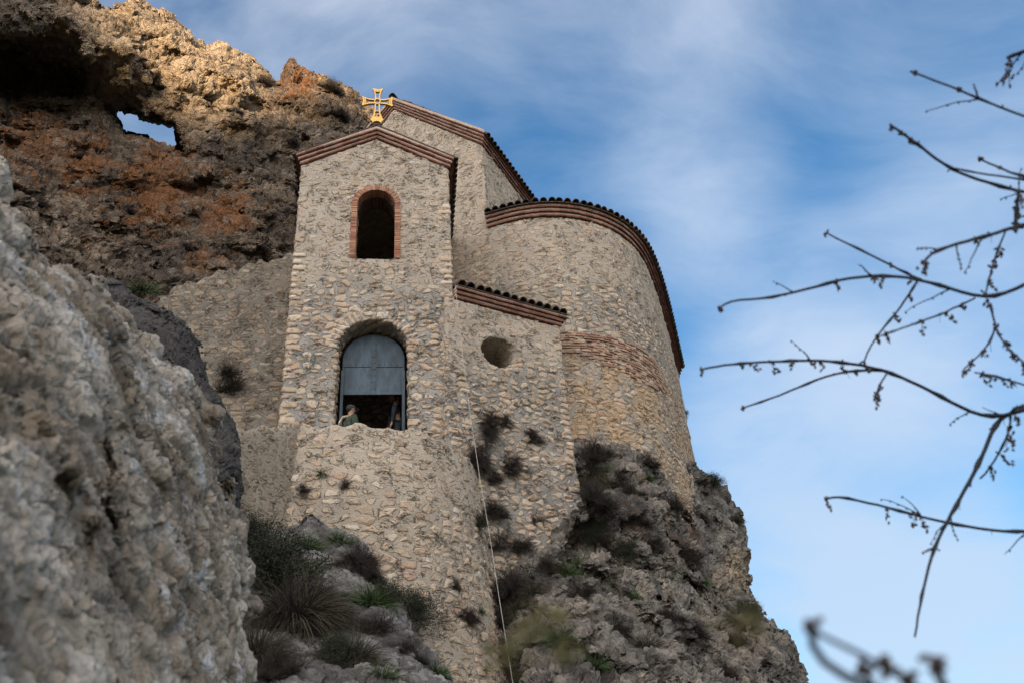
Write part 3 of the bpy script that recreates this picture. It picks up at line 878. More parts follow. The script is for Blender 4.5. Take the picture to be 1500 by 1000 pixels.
# solid roof cone under the tiles, up to the nave wall
mb = MB()
for i in range(len(pA2)-1):
    a, b_ = pA2[i], pA2[i+1]
    cc0 = np.array([1.2, 25.6, 0]) if i < 40 else np.array([2.2, 27.6+(i-40)*0.25, 0])
    hz = lambda p: p[2]-0.05+0.42*min(3.6, float(np.hypot(*(cc0[:2]-p[:2]))))
    c0 = np.array([cc0[0], cc0[1], hz(a)]); dn = np.array([0, 0, 0.3])
    mb.hexa([a-dn*.1, b_-dn*.1, c0-dn+(b_-a)*.02, c0-dn, a-[0, 0, .012], b_-[0, 0, .012], c0+(b_-a)*.02, c0], 0.2)
mb.build('roof', M_TILE, apse)

# brick band on the apse: thin brick courses in a ragged patch
mb = MB()
L = np.r_[0, np.cumsum([np.hypot(*(APL[i+1]-APL[i])) for i in range(len(APL)-1)])]


def apt(s, off):
    i = int(np.clip(np.searchsorted(L, s)-1, 0, len(APL)-2)); t = (s-L[i])/(L[i+1]-L[i])
    p = APL[i]*(1-t)+APL[i+1]*t; m = nA[i]*(1-t)+nA[min(i+1, len(nA)-1)]*t; m = norm2(m)
    return p+m*off


def find_s(u, v, z_lo=12, z_hi=20):
    """plan position on the apse wall that projects nearest to a pixel"""
    best = None
    for s in np.linspace(0.2, L[-1]-0.2, 200):
        for z in np.linspace(z_lo, z_hi, 90):
            q = apt(s, 0.0); uu, vv = proj((q[0], q[1], z)); d = (uu-u)**2+(vv-v)**2
            if best is None or d < best[0]: best = (d, s, z)
    return best[1], best[2]


bs0, bz0 = find_s(822, 490); bs1, bz1 = find_s(975, 590)
zt = find_s(840, 484)[1]; zbm = find_s(900, 548)[1]
0 and print('band', bs0, bz0, bs1, bz1, zt, zbm, 'ZC', ZC)
nrow = int((zt-zbm)/0.085); nrow = max(7, nrow)
for k in range(nrow):
    z = zt-0.085*(k+1)
    sa = bs0-0.6+random.uniform(0, 0.2); sb = bs1+random.uniform(-0.45, 0.05)-0.05*abs(k-nrow*0.5)
    if k > nrow*0.65: sa = bs0+0.5+0.35*(k-nrow*0.65)+random.uniform(-.2, .2)
    s = sa
    while s < sb:
        w = random.uniform(0.17, 0.30)
        if random.random() < 0.86:
            o = random.uniform(0.012, 0.046); h = random.uniform(0.040, 0.064); e = 0.007
            bt = 0.02*max(0, 16.5-z)
            a0, a1 = apt(s+e, -0.1), apt(s+w-e, -0.1); b0, b1 = apt(s+e, o+bt), apt(s+w-e, o+bt); zz_ = z+random.uniform(-.008, .008)
            mb.hexa([(*b0, zz_), (*b1, zz_), (*a1, zz_), (*a0, zz_), (*b0, zz_+h), (*b1, zz_+h), (*a1, zz_+h), (*a0, zz_+h)])
        s += w
mb.build('brick_band', M_BRICK3, apse)

# annex cornice and lean-to roof
pX = [xW(-0.02, 0, ZX), xW(XW, 0, ZX), xW(XW, 2.4, ZX)]
hX, oX = cornice(pX, [Xn, Xt], 3, 0.055, 0.05, 0.05, 0.06, parent=annex, piece=0.28)
inwX = np.array([-Xn[0], -Xn[1]])
tiled_eave([xW(-0.02, -oX-0.01, ZX+hX+0.03), xW(XW+oX, -oX-0.01, ZX+hX+0.03)], [inwX, inwX], 0.42, 0.285, 6, 0.05, annex, r=0.125)
# brick surround of the tower window
mb = MB()
bw = 0.15
z = w_b
for sg in (-1, 1):
    z = w_b
    while z < W_SP-0.02:
        h = random.uniform(0.05, 0.062); s0 = WC+sg*(WA-0.01); s1_ = WC+sg*(WA+bw+random.uniform(-.012, .012))
        o = random.uniform(0.03, 0.05)
        lo_, hi_ = min(s0, s1_), max(s0, s1_)
        mb.box(tW(lo_, -o, z), tW(hi_, -o, z)-tW(lo_, -o, z), tW(lo_, 0.28, z)-tW(lo_, -o, z), (0, 0, h)); z += h+0.013
nv = 40
for j in range(nv):
    a0 = pi*j/nv+0.008; a1 = pi*(j+1)/nv-0.008; o = random.uniform(0.03, 0.05); ro = WA+bw+random.uniform(-.01, .012); ri = WA-0.01
    c = [(WC+r_*cos(a), W_SP+r_*sin(a)) for r_, a in ((ri, a0), (ro, a0), (ro, a1), (ri, a1))]
    mb.hexa([tW(s_, 0.28, z_) for s_, z_ in c]+[tW(s_, -o, z_) for s_, z_ in c])
surround = mb.build('window_surround', M_BRICK2, tower)
mb = MB()
for sg in (-1, 1):
    lo_ = WC-WA-bw+.01 if sg < 0 else WC+WA+.005
    mb.box(tW(lo_, -0.024, w_b-.01), tW(lo_+bw-.015, -0.024, 0)-tW(lo_, -0.024, 0), tW(0, .2, 0)-tW(0, 0, 0), (0, 0, W_SP-w_b+.01))
for j in range(24):
    a0 = pi*j/24; a1 = pi*(j+1)/24
    c = [(WC+r_*cos(a), W_SP+r_*sin(a)) for r_, a in ((WA+.005, a0), (WA+bw-.012, a0), (WA+bw-.012, a1), (WA+.005, a1))]
    mb.hexa([tW(s_, 0.2, z_) for s_, z_ in c]+[tW(s_, -0.024, z_) for s_, z_ in c])
mb.build('mortar', M_MORTAR, surround)
# vault boards inside the window head
M_BOARD = simple('dark_brown_boards', (0.085, 0.055, 0.042), 0.9, var=0.5, scale=12)
mb = MB()
nb = 16
for j in range(nb):
    a0 = pi*j/nb; a1 = pi*(j+1)/nb-0.02; rr = WA-0.015
    c = [(WC+r_*cos(a), W_SP+r_*sin(a)) for r_, a in ((rr-.025, a0), (rr, a0), (rr, a1), (rr-.025, a1))]
    mb.hexa([tW(s_, 0.8, z_) for s_, z_ in c]+[tW(s_, 0.29, z_) for s_, z_ in c])
mb.build('vault_lining', M_BOARD, tower)

# larger dressed stones: corner quoins and the ring over the doorway
M_STONE = brickmat('dressed_limestone', (0.38, 0.30, 0.22), (0.50, 0.40, 0.30), (0.58, 0.51, 0.42))


def stone(mb, c, ax, ay, az, seg=12, rings=7, e=0.42):
    c, ax, ay, az = (np.array(v, float) for v in (c, ax, ay, az)); vs = []; fs = []
    f = lambda v: math.copysign(abs(v)**e, v); ph = [random.uniform(-.09, .09) for _ in range(8)]
    for i in range(rings+1):
        t = pi*i/rings
        for k in range(seg):
            a = 2*pi*k/seg; q = 1+ph[(k*8//seg) % 8]
            vs.append(c+ax*f(sin(t)*cos(a)+1e-9)*q+ay*f(sin(t)*sin(a)+1e-9)*q+az*f(cos(t)+1e-9)*(1+ph[k % 8]*.5))
    for i in range(rings):
        for k in range(seg):
            k2 = (k+1) % seg; fs.append((i*seg+k, (i+1)*seg+k, (i+1)*seg+k2, i*seg+k2))
    mb.add(vs, fs)


T3_ = np.array([Tt[0], Tt[1], 0]); N3_ = np.array([Tn[0], Tn[1], 0])
mb = MB()
for sg in (-1, 1):
    z = 9.0; k = 0
    while z < 18.6:
        h = random.uniform(0.13, 0.22); w = random.uniform(0.30, 0.42) if k % 2 else random.uniform(0.17, 0.26); d = 0.42-w+0.12
        if random.random() < (0.80 if z < 16 else 0.42):
            s_ = w/2-0.012 if sg < 0 else TWD-w/2+0.012
            mb = MB(); stone(mb, tW(s_, d/2-0.014, z+h/2), T3_*w/2, N3_*d/2, (random.uniform(-.01, .01), 0, h/2-0.012)); mb.build('quoin', M_STONE, tower, True)
        z += h+random.uniform(0.01, 0.05); k += 1
mb = MB(); nv = 21
for j in range(nv):
    a = pi*(j+0.5)/nv+random.uniform(-.02, .02); ln = random.uniform(0.22, 0.36); rr = DA+0.01+ln/2
    rd = T3_*cos(a)+np.array([0, 0, 1.])*sin(a); tg = -T3_*sin(a)+np.array([0, 0, 1.])*cos(a)
    stone(mb, tW(DC+rr*cos(a), 0.10, D_SP+rr*sin(a)), rd*ln/2, tg*(pi*DA/nv*0.5*random.uniform(.62, .9)), N3_*random.uniform(0.108, 0.125))
mb.build('door_arch_stones', M_STONE, tower, True)
mb = MB(); z = 8.0; X3_ = np.array([Xt[0], Xt[1], 0]); XN3_ = np.array([Xn[0], Xn[1], 0]); k = 0
while z < ZX-0.25:
    h = random.uniform(0.13, 0.2); w = random.uniform(0.28, 0.4) if k % 2 else random.uniform(0.16, 0.24)
    if random.random() < 0.7:
        bt = 0.03*max(0.0, 12.5-z); mb = MB(); stone(mb, xW(XW-w/2+0.012+bt, 0.11-bt, z+h/2), X3_*w/2, XN3_*0.125, (0, 0, h/2-.012)); mb.build('quoin', M_STONE, annex, True)
    z += h+random.uniform(0.01, 0.05); k += 1
# metal shutter in the doorway
SQ = 0.55
_, sh_b = tsz(545, 577, -SQ)
shA = DA-0.10
_, sh_t = tsz(545, 490, -SQ)
mb = MB(); pts = []
zsp = sh_t-shA*0.98
for j in range(25):
    a = pi*j/24; pts.append((DC+shA*cos(a), zsp+shA*0.98*sin(a)))
pts = [(DC+shA, sh_b)]+pts+[(DC-shA, sh_b)]
n_ = len(pts)
mb.add([tW(s_, SQ, z_) for s_, z_ in pts]+[tW(s_, SQ+0.04, z_) for s_, z_ in pts],
       [tuple(range(n_)), tuple(range(2*n_-1, n_-1, -1))]+[(i, i+n_, (i+1) % n_+n_, (i+1) % n_) for i in range(n_)], 0.2)
zh = sh_b+0.62*(sh_t-sh_b)*0.72
for (s_, z_) in [(DC+dx, sh_b+0.15+0.19*k) for k in range(8) for dx in (-.035, .035)]+[(DC+dx, zh+0.06) for dx in (-.62, -.45, -.28, -.14, .14, .28, .45, .62)]+[(DC+dx, sh_b+0.02) for dx in (-.6, -.4, -.2, .2, .4, .6)]:
    if z_ < sh_t-0.1: mb.ball(tW(s_, SQ-0.026, z_), 0.016, seg=6, rings=4, r=1.0)
shutter = mb.build('metal_shutter', M_STEEL, tower)


def tbox(mb, s0, s1, q0, q1, z0, z1, r=None):
    mb.box(tW(s0, q0, z0), tW(s1, q0, z0)-tW(s0, q0, z0), tW(s0, q1, z0)-tW(s0, q0, z0), (0, 0, z1-z0), r)


def frame_strip(s0, s1, z0, z1, d=0.018):
    mb = MB(); tbox(mb, s0, s1, SQ-d, SQ-0.001, z0, z1, 0.4); return mb.build('frame_strip', M_STEEL, shutter)


zh = sh_b+0.62*(sh_t-sh_b)*0.72
fw = 0.10
frame_strip(DC-fw/2-.01, DC+fw/2+.01, sh_b+0.05, sh_t-0.12, 0.022)
frame_strip(DC-shA+0.03, DC-fw/2-.02, zh, zh+0.12)
frame_strip(DC+fw/2+.02, DC+shA-0.03, zh, zh+0.12)
frame_strip(DC-shA+0.03, DC+shA-0.03, sh_b-0.02, sh_b+0.045, 0.03)
for sg in (-1, 1):
    mb = MB(); c0 = DC+sg*(shA-0.02)
    tbox(mb, c0-0.035, c0+0.035, SQ-0.13, SQ-0.06, 10.76, sh_b+0.62, 0.3)
    tbox(mb, c0-0.02, c0+0.02, SQ-0.055, SQ-0.004, sh_b+0.3, sh_b+0.36, 0.3)
    mb.build('guide_rail', M_STEEL, tower)

# gilded cross on the tower gable
cx_ = tW(TWD/2-0.0, -0.05, APZ+hC+0.10)
cross = empty('cross', tuple(float(v) for v in cx_)); cross.parent = church
bpy.context.view_layer.update(); cross.matrix_parent_inverse = church.matrix_world.inverted()
T3 = np.array([Tt[0], Tt[1], 0.]); N3 = np.array([Tn[0], Tn[1], 0.]); Z3 = np.array([0, 0, 1.])


def cP(a, b, d=0.0): return cx_+T3*a+Z3*(b*1.26 if b > 0 else b)+N3*d


def ribbon(mb, pts, w, d=0.035, closed=False):
    m = len(pts)
    for i in range(m if closed else m-1):
        p = np.array(pts[i]); q = np.array(pts[(i+1) % m]); e = (q-p)/(np.linalg.norm(q-p)+1e-9); nn2 = np.array([-e[1], e[0]])*w/2
        p = p-e*w*.3; q = q+e*w*.3
        c = [p-nn2, q-nn2, q+nn2, p+nn2]
        mb.hexa([cP(x, y, -d) for x, y in c]+[cP(x, y, d+random.uniform(0, .003)) for x, y in c], 0.1)


CC = 0.80
s_x, s_z = tsz(472+0, 0) if False else (0, 0)
for (ang, Ln) in ((0, 0.44), (90, 0.42), (180, 0.44), (270, 0.60)):
    mb = MB(); ca, sa = cos(radians(ang)), sin(radians(ang))
    R_ = lambda x, y: (x*ca-y*sa, CC+x*sa+y*ca)
    wi, wo_ = 0.055, 0.135
    side1 = [R_(0.07, wi), R_(Ln*0.55, wi+0.01), R_(Ln*0.85, wo_*0.75), R_(Ln, wo_)]
    side2 = [R_(0.07, -wi), R_(Ln*0.55, -wi-0.01), R_(Ln*0.85, -wo_*0.75), R_(Ln, -wo_)]
    ribbon(mb, side1, 0.038); ribbon(mb, side2, 0.038)
    if ang != 270:
        ribbon(mb, [R_(Ln, -wo_), R_(Ln-0.035, 0), R_(Ln, wo_)], 0.05)
        ribbon(mb, [R_(Ln*0.86, -wo_*.7), R_(Ln*0.80, 0), R_(Ln*0.86, wo_*.7)], 0.03)
    else:
        ribbon(mb, [R_(0.33, -.06), R_(0.33, .06)], 0.025)
    mb.build('cross_arm', M_GOLD, cross)
mb = MB(); ribbon(mb, [(0.085*cos(a), CC+0.085*sin(a)) for a in [2*pi*k/12 for k in range(12)]], 0.03, 0.042, True)
for a in (45, 135, 225, 315):
    mb.ball(cP(0.10*cos(radians(a)), CC+0.10*sin(radians(a)), 0), 0.03, seg=8, rings=6, r=0.0)
mb.build('cross_centre', M_GOLD, cross)
mb = MB()
ring = [(0.06, 0.0, ), (0.10, 0.03), (0.12, 0.07), (0.19, 0.20), (0.10, 0.32)]
for (x0, z0), (x1, z1) in (((0.10, 0.0), (0.11, 0.07)), ((0.11, 0.07), (0.20, 0.18)), ((0.20, 0.18), (0.12, 0.27))):
    mb.hexa([cP(-x0, z0, -.05), cP(x0, z0, -.05), cP(x0, z0, .05), cP(-x0, z0, .05), cP(-x1, z1, -.05), cP(x1, z1, -.05), cP(x1, z1, .05), cP(-x1, z1, .05)], 0.1)
ribbon(mb, [(-0.12, 0.27), (-0.075, 0.37)], 0.05); ribbon(mb, [(0.12, 0.27), (0.075, 0.37)], 0.05)
mb.build('cross_foot', M_GOLD, cross)
mb = MB(); mb.ball(cP(0, -0.04), 0.14, 0.14, 0.08, 12, 6); mb.tube([cP(0, -0.35), cP(0, 0.02)], 0.035, 8)
mb.build('cross_mount', M_TILE, cross, True)


# ------------------------------------------------------------------ terrace walls
ZBT = 10.47
bp = [atz(u, v, ZBT)[:2] for u, v in ((437, 622), (480, 620), (520, 620), (560, 621), (610, 628), (650, 641), (682, 660), (697, 685))]
bp = np.array(bp); tb = np.r_[0, np.cumsum(np.hypot(*np.diff(bp, axis=0).T))]
tsb = np.linspace(0, tb[-1], 40); bs = np.stack([np.interp(tsb, tb, bp[:, i]) for i in (0, 1)], 1)
for _ in range(20): bs[1:-1] = .25*bs[:-2]+.5*bs[1:-1]+.25*bs[2:]
bpoly = [bs[i] for i in range(len(bs))]+[bs[-1]+np.array([0.15, 1.5]), bs[0]+np.array([-0.3, 5.2])]
BB = 2.5


def f_bast(x, y, z):
    X = x[:, :, 0]+0*y[:, :, 0]; Y = y[:, :, 0]+0*x[:, :, 0]
    d = sdf_poly(X, Y, bpoly)[:, :, None]
    topz = ZBT+0.05*np.sin(X*5)[:, :, None]+0.04*np.sin(X*11+1)[:, :, None]
    F = np.maximum(d-0.115*(ZBT-z)-0.01*np.clip(ZBT-z-3, 0, 9)**2, z-topz)
    F = np.maximum(F, BB-z)
    return np.maximum(F, -np.maximum(d+0.42, TERR-z))


me = wall_mesh('bastion_wall', f_bast, (-7.6, 14.6, BB-.2), (1.6, 22.6, ZBT+.35), 0.06, None,
               lambda W: 0.30+0.5*blend(9.6, 8.6, W[:, 2]+0.6*fbm(W[:, 0]*.7, W[:, 1]*.7, W[:, 2]*.7, 3, 21))-0.15*fbm(W[:, 0], W[:, 1], W[:, 2], 2, 22),
               wu=lambda W: 3.3*np.arctan2(W[:, 0]+2.9, -(W[:, 1]-20.4)))
bastion = link('bastion_wall', me, M_BAST)
tag(bastion, 'rounded rubble stone bastion wall bulging out below the doorway of the tower', 'wall')

# stair parapet running down towards the left from the bastion
FP0 = bp[0]; Fd_ = norm2((-0.55, -0.80)); Fn = np.array([-Fd_[1], Fd_[0]])
if Fn@(-FP0) < 0: Fn = -Fn
# frame with s along Fd_, q behind the face
zt0 = ZBT; pe = onpl(330, 630, np.array([*FP0, 0]), Fn); FL = float((pe[:2]-FP0)@Fd_); zt1 = float(pe[2])
0 and print('parapet', FP0, Fn, FL, zt1)


def f_para(s, q, z):
    top = zt0+(zt1-zt0)*s/max(FL, .1)+0.04*np.sin(s*9)+0.03*np.sin(s*23+q*7)
    F = np.maximum(np.maximum(-s-0.1, s-FL-2.0), np.maximum(-q-0.06*(top-z), q-0.6))
    return np.maximum(F, np.maximum(z-top, 3.0-z))


me = wall_mesh('parapet_wall', f_para, (-0.3, -0.9, 2.8), (FL+2.2, 0.8, max(zt0, zt1)+0.9), 0.055, (np.array([*FP0, 0.]), Fd_, Fn),
               lambda W: 0.25+0.25*fbm(W[:, 0]*1.3, W[:, 1]*1.3, W[:, 2]*1.3, 3, 31))
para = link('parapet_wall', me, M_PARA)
tag(para, 'rough stair parapet wall running down to the left beside the bulging bastion', 'wall')

# old retaining wall left of the tower
G0 = tW(0.0, 1.1, 0)[:2]; Gd = norm2((-0.97, -0.10)); Gn = np.array([-Gd[1], Gd[0]])
if Gn@(-G0) < 0: Gn = -Gn
g_pts = [(430, 372), (380, 384), (340, 393), (300, 405), (262, 420), (236, 432), (228, 452), (180, 560)]
gs = []
for (u, v) in g_pts:
    p = onpl(u, v, np.array([*G0, 0]), Gn); gs.append((float((p[:2]-G0)@Gd), float(p[2])))
0 and print('G', gs)
gsx = [-1.0]+[a for a, b in gs]; gsz = [gs[0][1]+0.1]+[b for a, b in gs]


def f_ret(s, q, z):
    top = np.interp(s, gsx, gsz)+0.07*np.sin(s*6.5)+0.05*np.sin(s*17+2)
    F = np.maximum(np.maximum(-s-0.8, s-gs[-1][0]), np.maximum(-q-0.03*(top-z), q-0.9))
    return np.maximum(F, np.maximum(z-top, 7.0-z))


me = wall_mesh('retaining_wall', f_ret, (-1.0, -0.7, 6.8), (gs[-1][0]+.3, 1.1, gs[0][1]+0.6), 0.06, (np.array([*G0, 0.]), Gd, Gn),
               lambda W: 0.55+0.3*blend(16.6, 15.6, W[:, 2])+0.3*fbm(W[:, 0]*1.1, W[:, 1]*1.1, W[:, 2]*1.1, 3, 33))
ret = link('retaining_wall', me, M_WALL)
tag(ret, 'old shaded rubble wall with a ragged sloping top between the tower and the cliff', 'wall')


# ------------------------------------------------------------------ rock: field on a (u, v, depth) grid, then displaced
def rbf(pts, U, V):
    P = np.array([(a, b) for a, b, c in pts], float)/100; r = np.array([c for a, b, c in pts], float)
    n = len(P); D = np.hypot(P[:, None, 0]-P[None, :, 0], P[:, None, 1]-P[None, :, 1])
    A = np.zeros((n+3, n+3)); A[:n, :n] = D; A[:n, n] = 1; A[:n, n+1:] = P; A[n, :n] = 1; A[n+1:, :n] = P.T
    w = np.linalg.solve(A, np.r_[r, 0, 0, 0])
    U = U/100; V = V/100; out = w[n]+w[n+1]*U+w[n+2]*V
    for i in range(n): out = out+w[i]*np.hypot(U-P[i, 0], V-P[i, 1])
    return out


BV = {}


def rock(name, mat, poly, holes, depth, ubox, vbox, step, wlo, whi, wstep, amp, freq, edge_r, seed, lich=None, facet=0.5, fine=0.10, bumps=None, detail=None, lump=None):
    us = np.arange(ubox[0], ubox[1]+step, step); vs = np.arange(vbox[0], vbox[1]+step, step); ws = np.arange(wlo, whi+wstep, wstep)
    U, V = np.meshgrid(us, vs, indexing='ij')
    D0 = rbf(depth, U, V)
    D0 = np.clip(D0, 0.8, None)
    dirs = FW*F_PX+RT*(U[..., None]-750)-UP*(V[..., None]-500)
    hl = np.hypot(dirs[..., 0], dirs[..., 1])
    dirs = dirs/hl[..., None]
    sd = sdf_poly(U, V, poly)
    for h in holes: sd = np.maximum(sd, -sdf_poly(U, V, h))
    edge = sd*D0/F_PX*1.05
    W = ws[None, None, :]
    R = D0[..., None]+W
    X = dirs[..., 0:1]*R; Y = dirs[..., 1:2]*R; Z = CAM[2]+dirs[..., 2:3]*R
    Fd = smax(-W+0*R, edge[..., None]+0*R, edge_r)
    n = fbm(X*freq, Y*freq, Z*freq, 4, seed, 0.5)
    rg = fbm(X*freq*1.7+3, Y*freq*1.7, Z*freq*1.7*1.2, 3, seed+9, 0.5, True)
    n = n+0.45*fbm(X*freq*0.35, Y*freq*0.35, Z*freq*3.2+0.6*n, 2, seed+41)
    att = blend(-2.5*edge_r, 0.0, edge)[..., None]
    att = 1-0.65*att
    Fd = Fd + att*(amp*n*1.0 - amp*0.45*rg)
    if facet:
        wx = 0.25*n
        Fd = Fd + att*facet*amp*1.55*facets(X*freq*1.5+wx, Y*freq*1.5+wx, Z*freq*2.0, seed+5)
        Fd = Fd + att*facet*amp*0.42*facets(X*freq*3.6+wx, Y*freq*3.6, Z*freq*4.4+wx, seed+25)
    if lump:
        f1, f2, cid = worley(X*lump[0], Y*lump[0], Z*lump[0]*1.1, seed+61)
        Fd = Fd + lump[1]*(f1-0.5)*(0.4+1.2*cid)+lump[1]*0.7*fbm(X*lump[0]*0.9, Y*lump[0]*0.9, Z*lump[0]*0.9, 3, seed+71)
    Fd = np.maximum(Fd, W-(whi-2*wstep))
    if bumps is not None: Fd = bumps(Fd, X, Y, Z)
    pos, q = surface_nets(Fd.astype(np.float32))
    u = ubox[0]+pos[:, 0]*step; v = vbox[0]+pos[:, 1]*step; w = wlo+pos[:, 2]*wstep
    iu = pos[:, 0]; iv = pos[:, 1]
    i0 = np.clip(iu.astype(int), 0, len(us)-2); j0 = np.clip(iv.astype(int), 0, len(vs)-2); fu = iu-i0; fv = iv-j0
    d0 = (D0[i0, j0]*(1-fu)*(1-fv)+D0[i0+1, j0]*fu*(1-fv)+D0[i0, j0+1]*(1-fu)*fv+D0[i0+1, j0+1]*fu*fv)
    dr = FW*F_PX+RT*(u[:, None]-750)-UP*(v[:, None]-500); dr = dr/np.hypot(dr[:, 0], dr[:, 1])[:, None]
    P = CAM+dr*(d0+w)[:, None]
    me = mesh_np(name, P, q, {'lich': lich(u, v) if lich else np.zeros(len(u))})
    o = link(name, me, mat)
    if detail:
        no = np.empty(len(P)*3, np.float32); me.vertices.foreach_get('normal', no)
    BV[name] = o
    0 and print(name, len(P), 'verts')
    return o


# main cliff behind, with the natural window
cl_poly = [(-120, -160), (60, -160), (75, -40), (100, -12), (132, 14), (150, 28), (170, 30), (182, 15), (197, 8), (215, 16), (243, 34), (262, 44), (280, 64), (300, 78), (322, 72), (345, 80), (372, 96), (392, 112), (402, 126), (412, 126), (418, 100), (428, 92), (440, 106), (460, 114), (480, 122), (505, 134), (524, 150), (548, 176), (600, 210), (680, 300), (720, 500), (700, 760), (300, 800), (-120, 800)]
cl_hole = [(154, 153), (202, 162), (257, 177), (266, 192), (282, 238), (250, 225), (218, 211), (180, 200)]
cl_depth = [(-120, -160, 30), (60, -60, 30), (0, 20, 28), (140, 40, 28.5), (230, 60, 28.5), (300, 100, 29), (350, 110, 29), (390, 130, 29.5), (425, 110, 30),
            (0, 50, 28.6), (50, 45, 28.4), (60, 90, 32.5), (0, 85, 33.5), (30, 120, 35), (110, 120, 33.5), (130, 85, 28.8), (170, 145, 31.2), (230, 150, 29.6), (255, 175, 29.2), (180, 120, 29.2),
            (0, 150, 31.5), (60, 160, 31.5), (130, 165, 31), (100, 210, 29.5), (200, 215, 29.5), (270, 240, 29), (0, 220, 29), (0, 330, 26.5), (150, 330, 27), (230, 400, 26.5), (100, 450, 24.5),
            (320, 200, 29), (400, 170, 29), (470, 150, 29.5), (530, 180, 30), (330, 330, 27.5), (400, 260, 28), (395, 290, 27.4), (430, 330, 27.5), (400, 380, 26.5), (300, 420, 25.5), (600, 250, 31), (690, 400, 31), (680, 700, 30), (500, 500, 27), (300, 700, 22.5), (-100, 700, 22), (-120, 300, 27)]


def cl_lich(u, v):
    r = np.zeros(len(u))
    for (a, b, ra, w) in ((230, 270, 95, 1.0), (60, 200, 80, .8), (160, 330, 60, .6), (330, 310, 60, .9), (430, 120, 40, 1.0), (300, 370, 60, .5), (120, 240, 80, .8)):
        r = np.maximum(r, w*np.exp(-((u-a)**2+(v-b)**2)/(2*(ra*0.62)**2)))
    r = r-0.6*np.exp(-((u-330)**2+(v-100)**2)/(2*60**2))-0.5*np.exp(-((u-180)**2+(v-60)**2)/(2*70**2))
    return r


cliff = rock('cliff', M_CLIFF, cl_poly, [cl_hole], cl_depth, (-130, 740), (-170, 780), 4.5, -1.8, 4.0, 0.11, 0.60, 0.34, 0.35, 101, cl_lich, facet=1.1, lump=(0.9, 0.12))
tag(cliff, kind='structure')

# rocks below the apse and annex
r_poly = [(640, 560), (860, 622), (930, 646), (1000, 672), (1016, 692), (1042, 712), (1062, 730), (1076, 758), (1086, 790), (1090, 862), (1104, 882), (1116, 905), (1140, 930), (1152, 955), (1166, 1000), (1200, 1100), (1290, 1290), (800, 1290), (775, 1010), (742, 920), (722, 820), (700, 720)]
r_depth = [(640, 560, 21.8), (700, 640, 22.5), (770, 700, 22.3), (820, 745, 21.9), (830, 780, 20.9), (850, 735, 21.3), (850, 650, 22.35), (900, 660, 22.55), (950, 680, 23.1), (980, 700, 24.4), (1003, 706, 26.2), (1016, 720, 27), (1040, 720, 28.5), (1080, 790, 28), (1085, 860, 27.6),
           (900, 720, 21.9), (960, 740, 22.0), (1020, 780, 24.6), (700, 780, 20.2), (760, 800, 20.4), (860, 800, 20.6), (950, 830, 21.4), (1040, 850, 24), (800, 900, 18.6), (900, 900, 19), (1000, 900, 20.4), (1100, 910, 24.5), (720, 900, 19.6), (760, 960, 18),
           (800, 990, 16.8), (900, 990, 17), (1000, 990, 18), (1100, 990, 20.5), (1160, 1000, 23), (1280, 1280, 16), (900, 1280, 12.5), (560, 1280, 12), (600, 900, 18.5)]


def r_lich(u, v):
    return 0.5*np.exp(-((u-1020)**2+(v-800)**2)/(2*30**2))-0.75*np.exp(-((u-1068)**2+(v-835)**2)/(2*26**2))-0.4*np.exp(-((u-1090)**2+(v-930)**2)/(2*28**2))+0.4*np.exp(-((u-960)**2+(v-760)**2)/(2*60**2))


rocks = rock('rock_slope', M_ROCKR, r_poly, [], r_depth, (550, 1310), (550, 1300), 4.5, -1.3, 3.2, 0.09, 0.42, 0.55, 0.5, 201, r_lich, facet=1.7, lump=(1.1, 0.07))
tag(rocks, kind='structure')

# bank of rock in front of the bastion, lower left
k_poly = [(300, 700), (372, 775), (400, 790), (440, 770), (455, 757), (480, 775), (520, 790), (545, 830), (560, 870), (592, 915), (625, 965), (660, 1010), (700, 1100), (740, 1290), (300, 1290)]
k_depth = [(300, 700, 15.2), (372, 780, 15.4), (440, 770, 15.6), (480, 790, 15.4), (540, 840, 14.9), (450, 850, 14.2), (380, 850, 13.8), (400, 930, 12.3), (480, 920, 12.9), (560, 920, 13.4), (640, 960, 13.2), (720, 1010, 12.5), (420, 1000, 11), (560, 1000, 11.4), (640, 1010, 11.6), (800, 1280, 9), (300, 1280, 8), (500, 1280, 8.2)]
bank = rock('rocky_bank', M_ROCKB, k_poly, [], k_depth, (290, 810), (680, 1300), 4.0, -0.9, 1.8, 0.055, 0.24, 0.7, 0.35, 301, facet=1.2)
tag(bank, kind='structure')

# dark slab between the foreground rock and the old wall
l_poly = [(120, 400), (200, 440), (235, 455), (262, 478), (285, 515), (303, 560), (325, 600), (345, 640), (350, 760), (100, 800)]
l_depth = [(120, 400, 13), (210, 445, 13), (250, 470, 13), (300, 560, 12.4), (340, 640, 12), (200, 550, 11.2), (150, 700, 9.8), (340, 750, 11.2)]
slab = rock('rock_slab', M_SLAB, l_poly, [], l_depth, (100, 370), (380, 810), 4.0, -0.6, 1.5, 0.05, 0.2, 1.1, 0.3, 401, facet=1.2)
tag(slab, kind='structure')

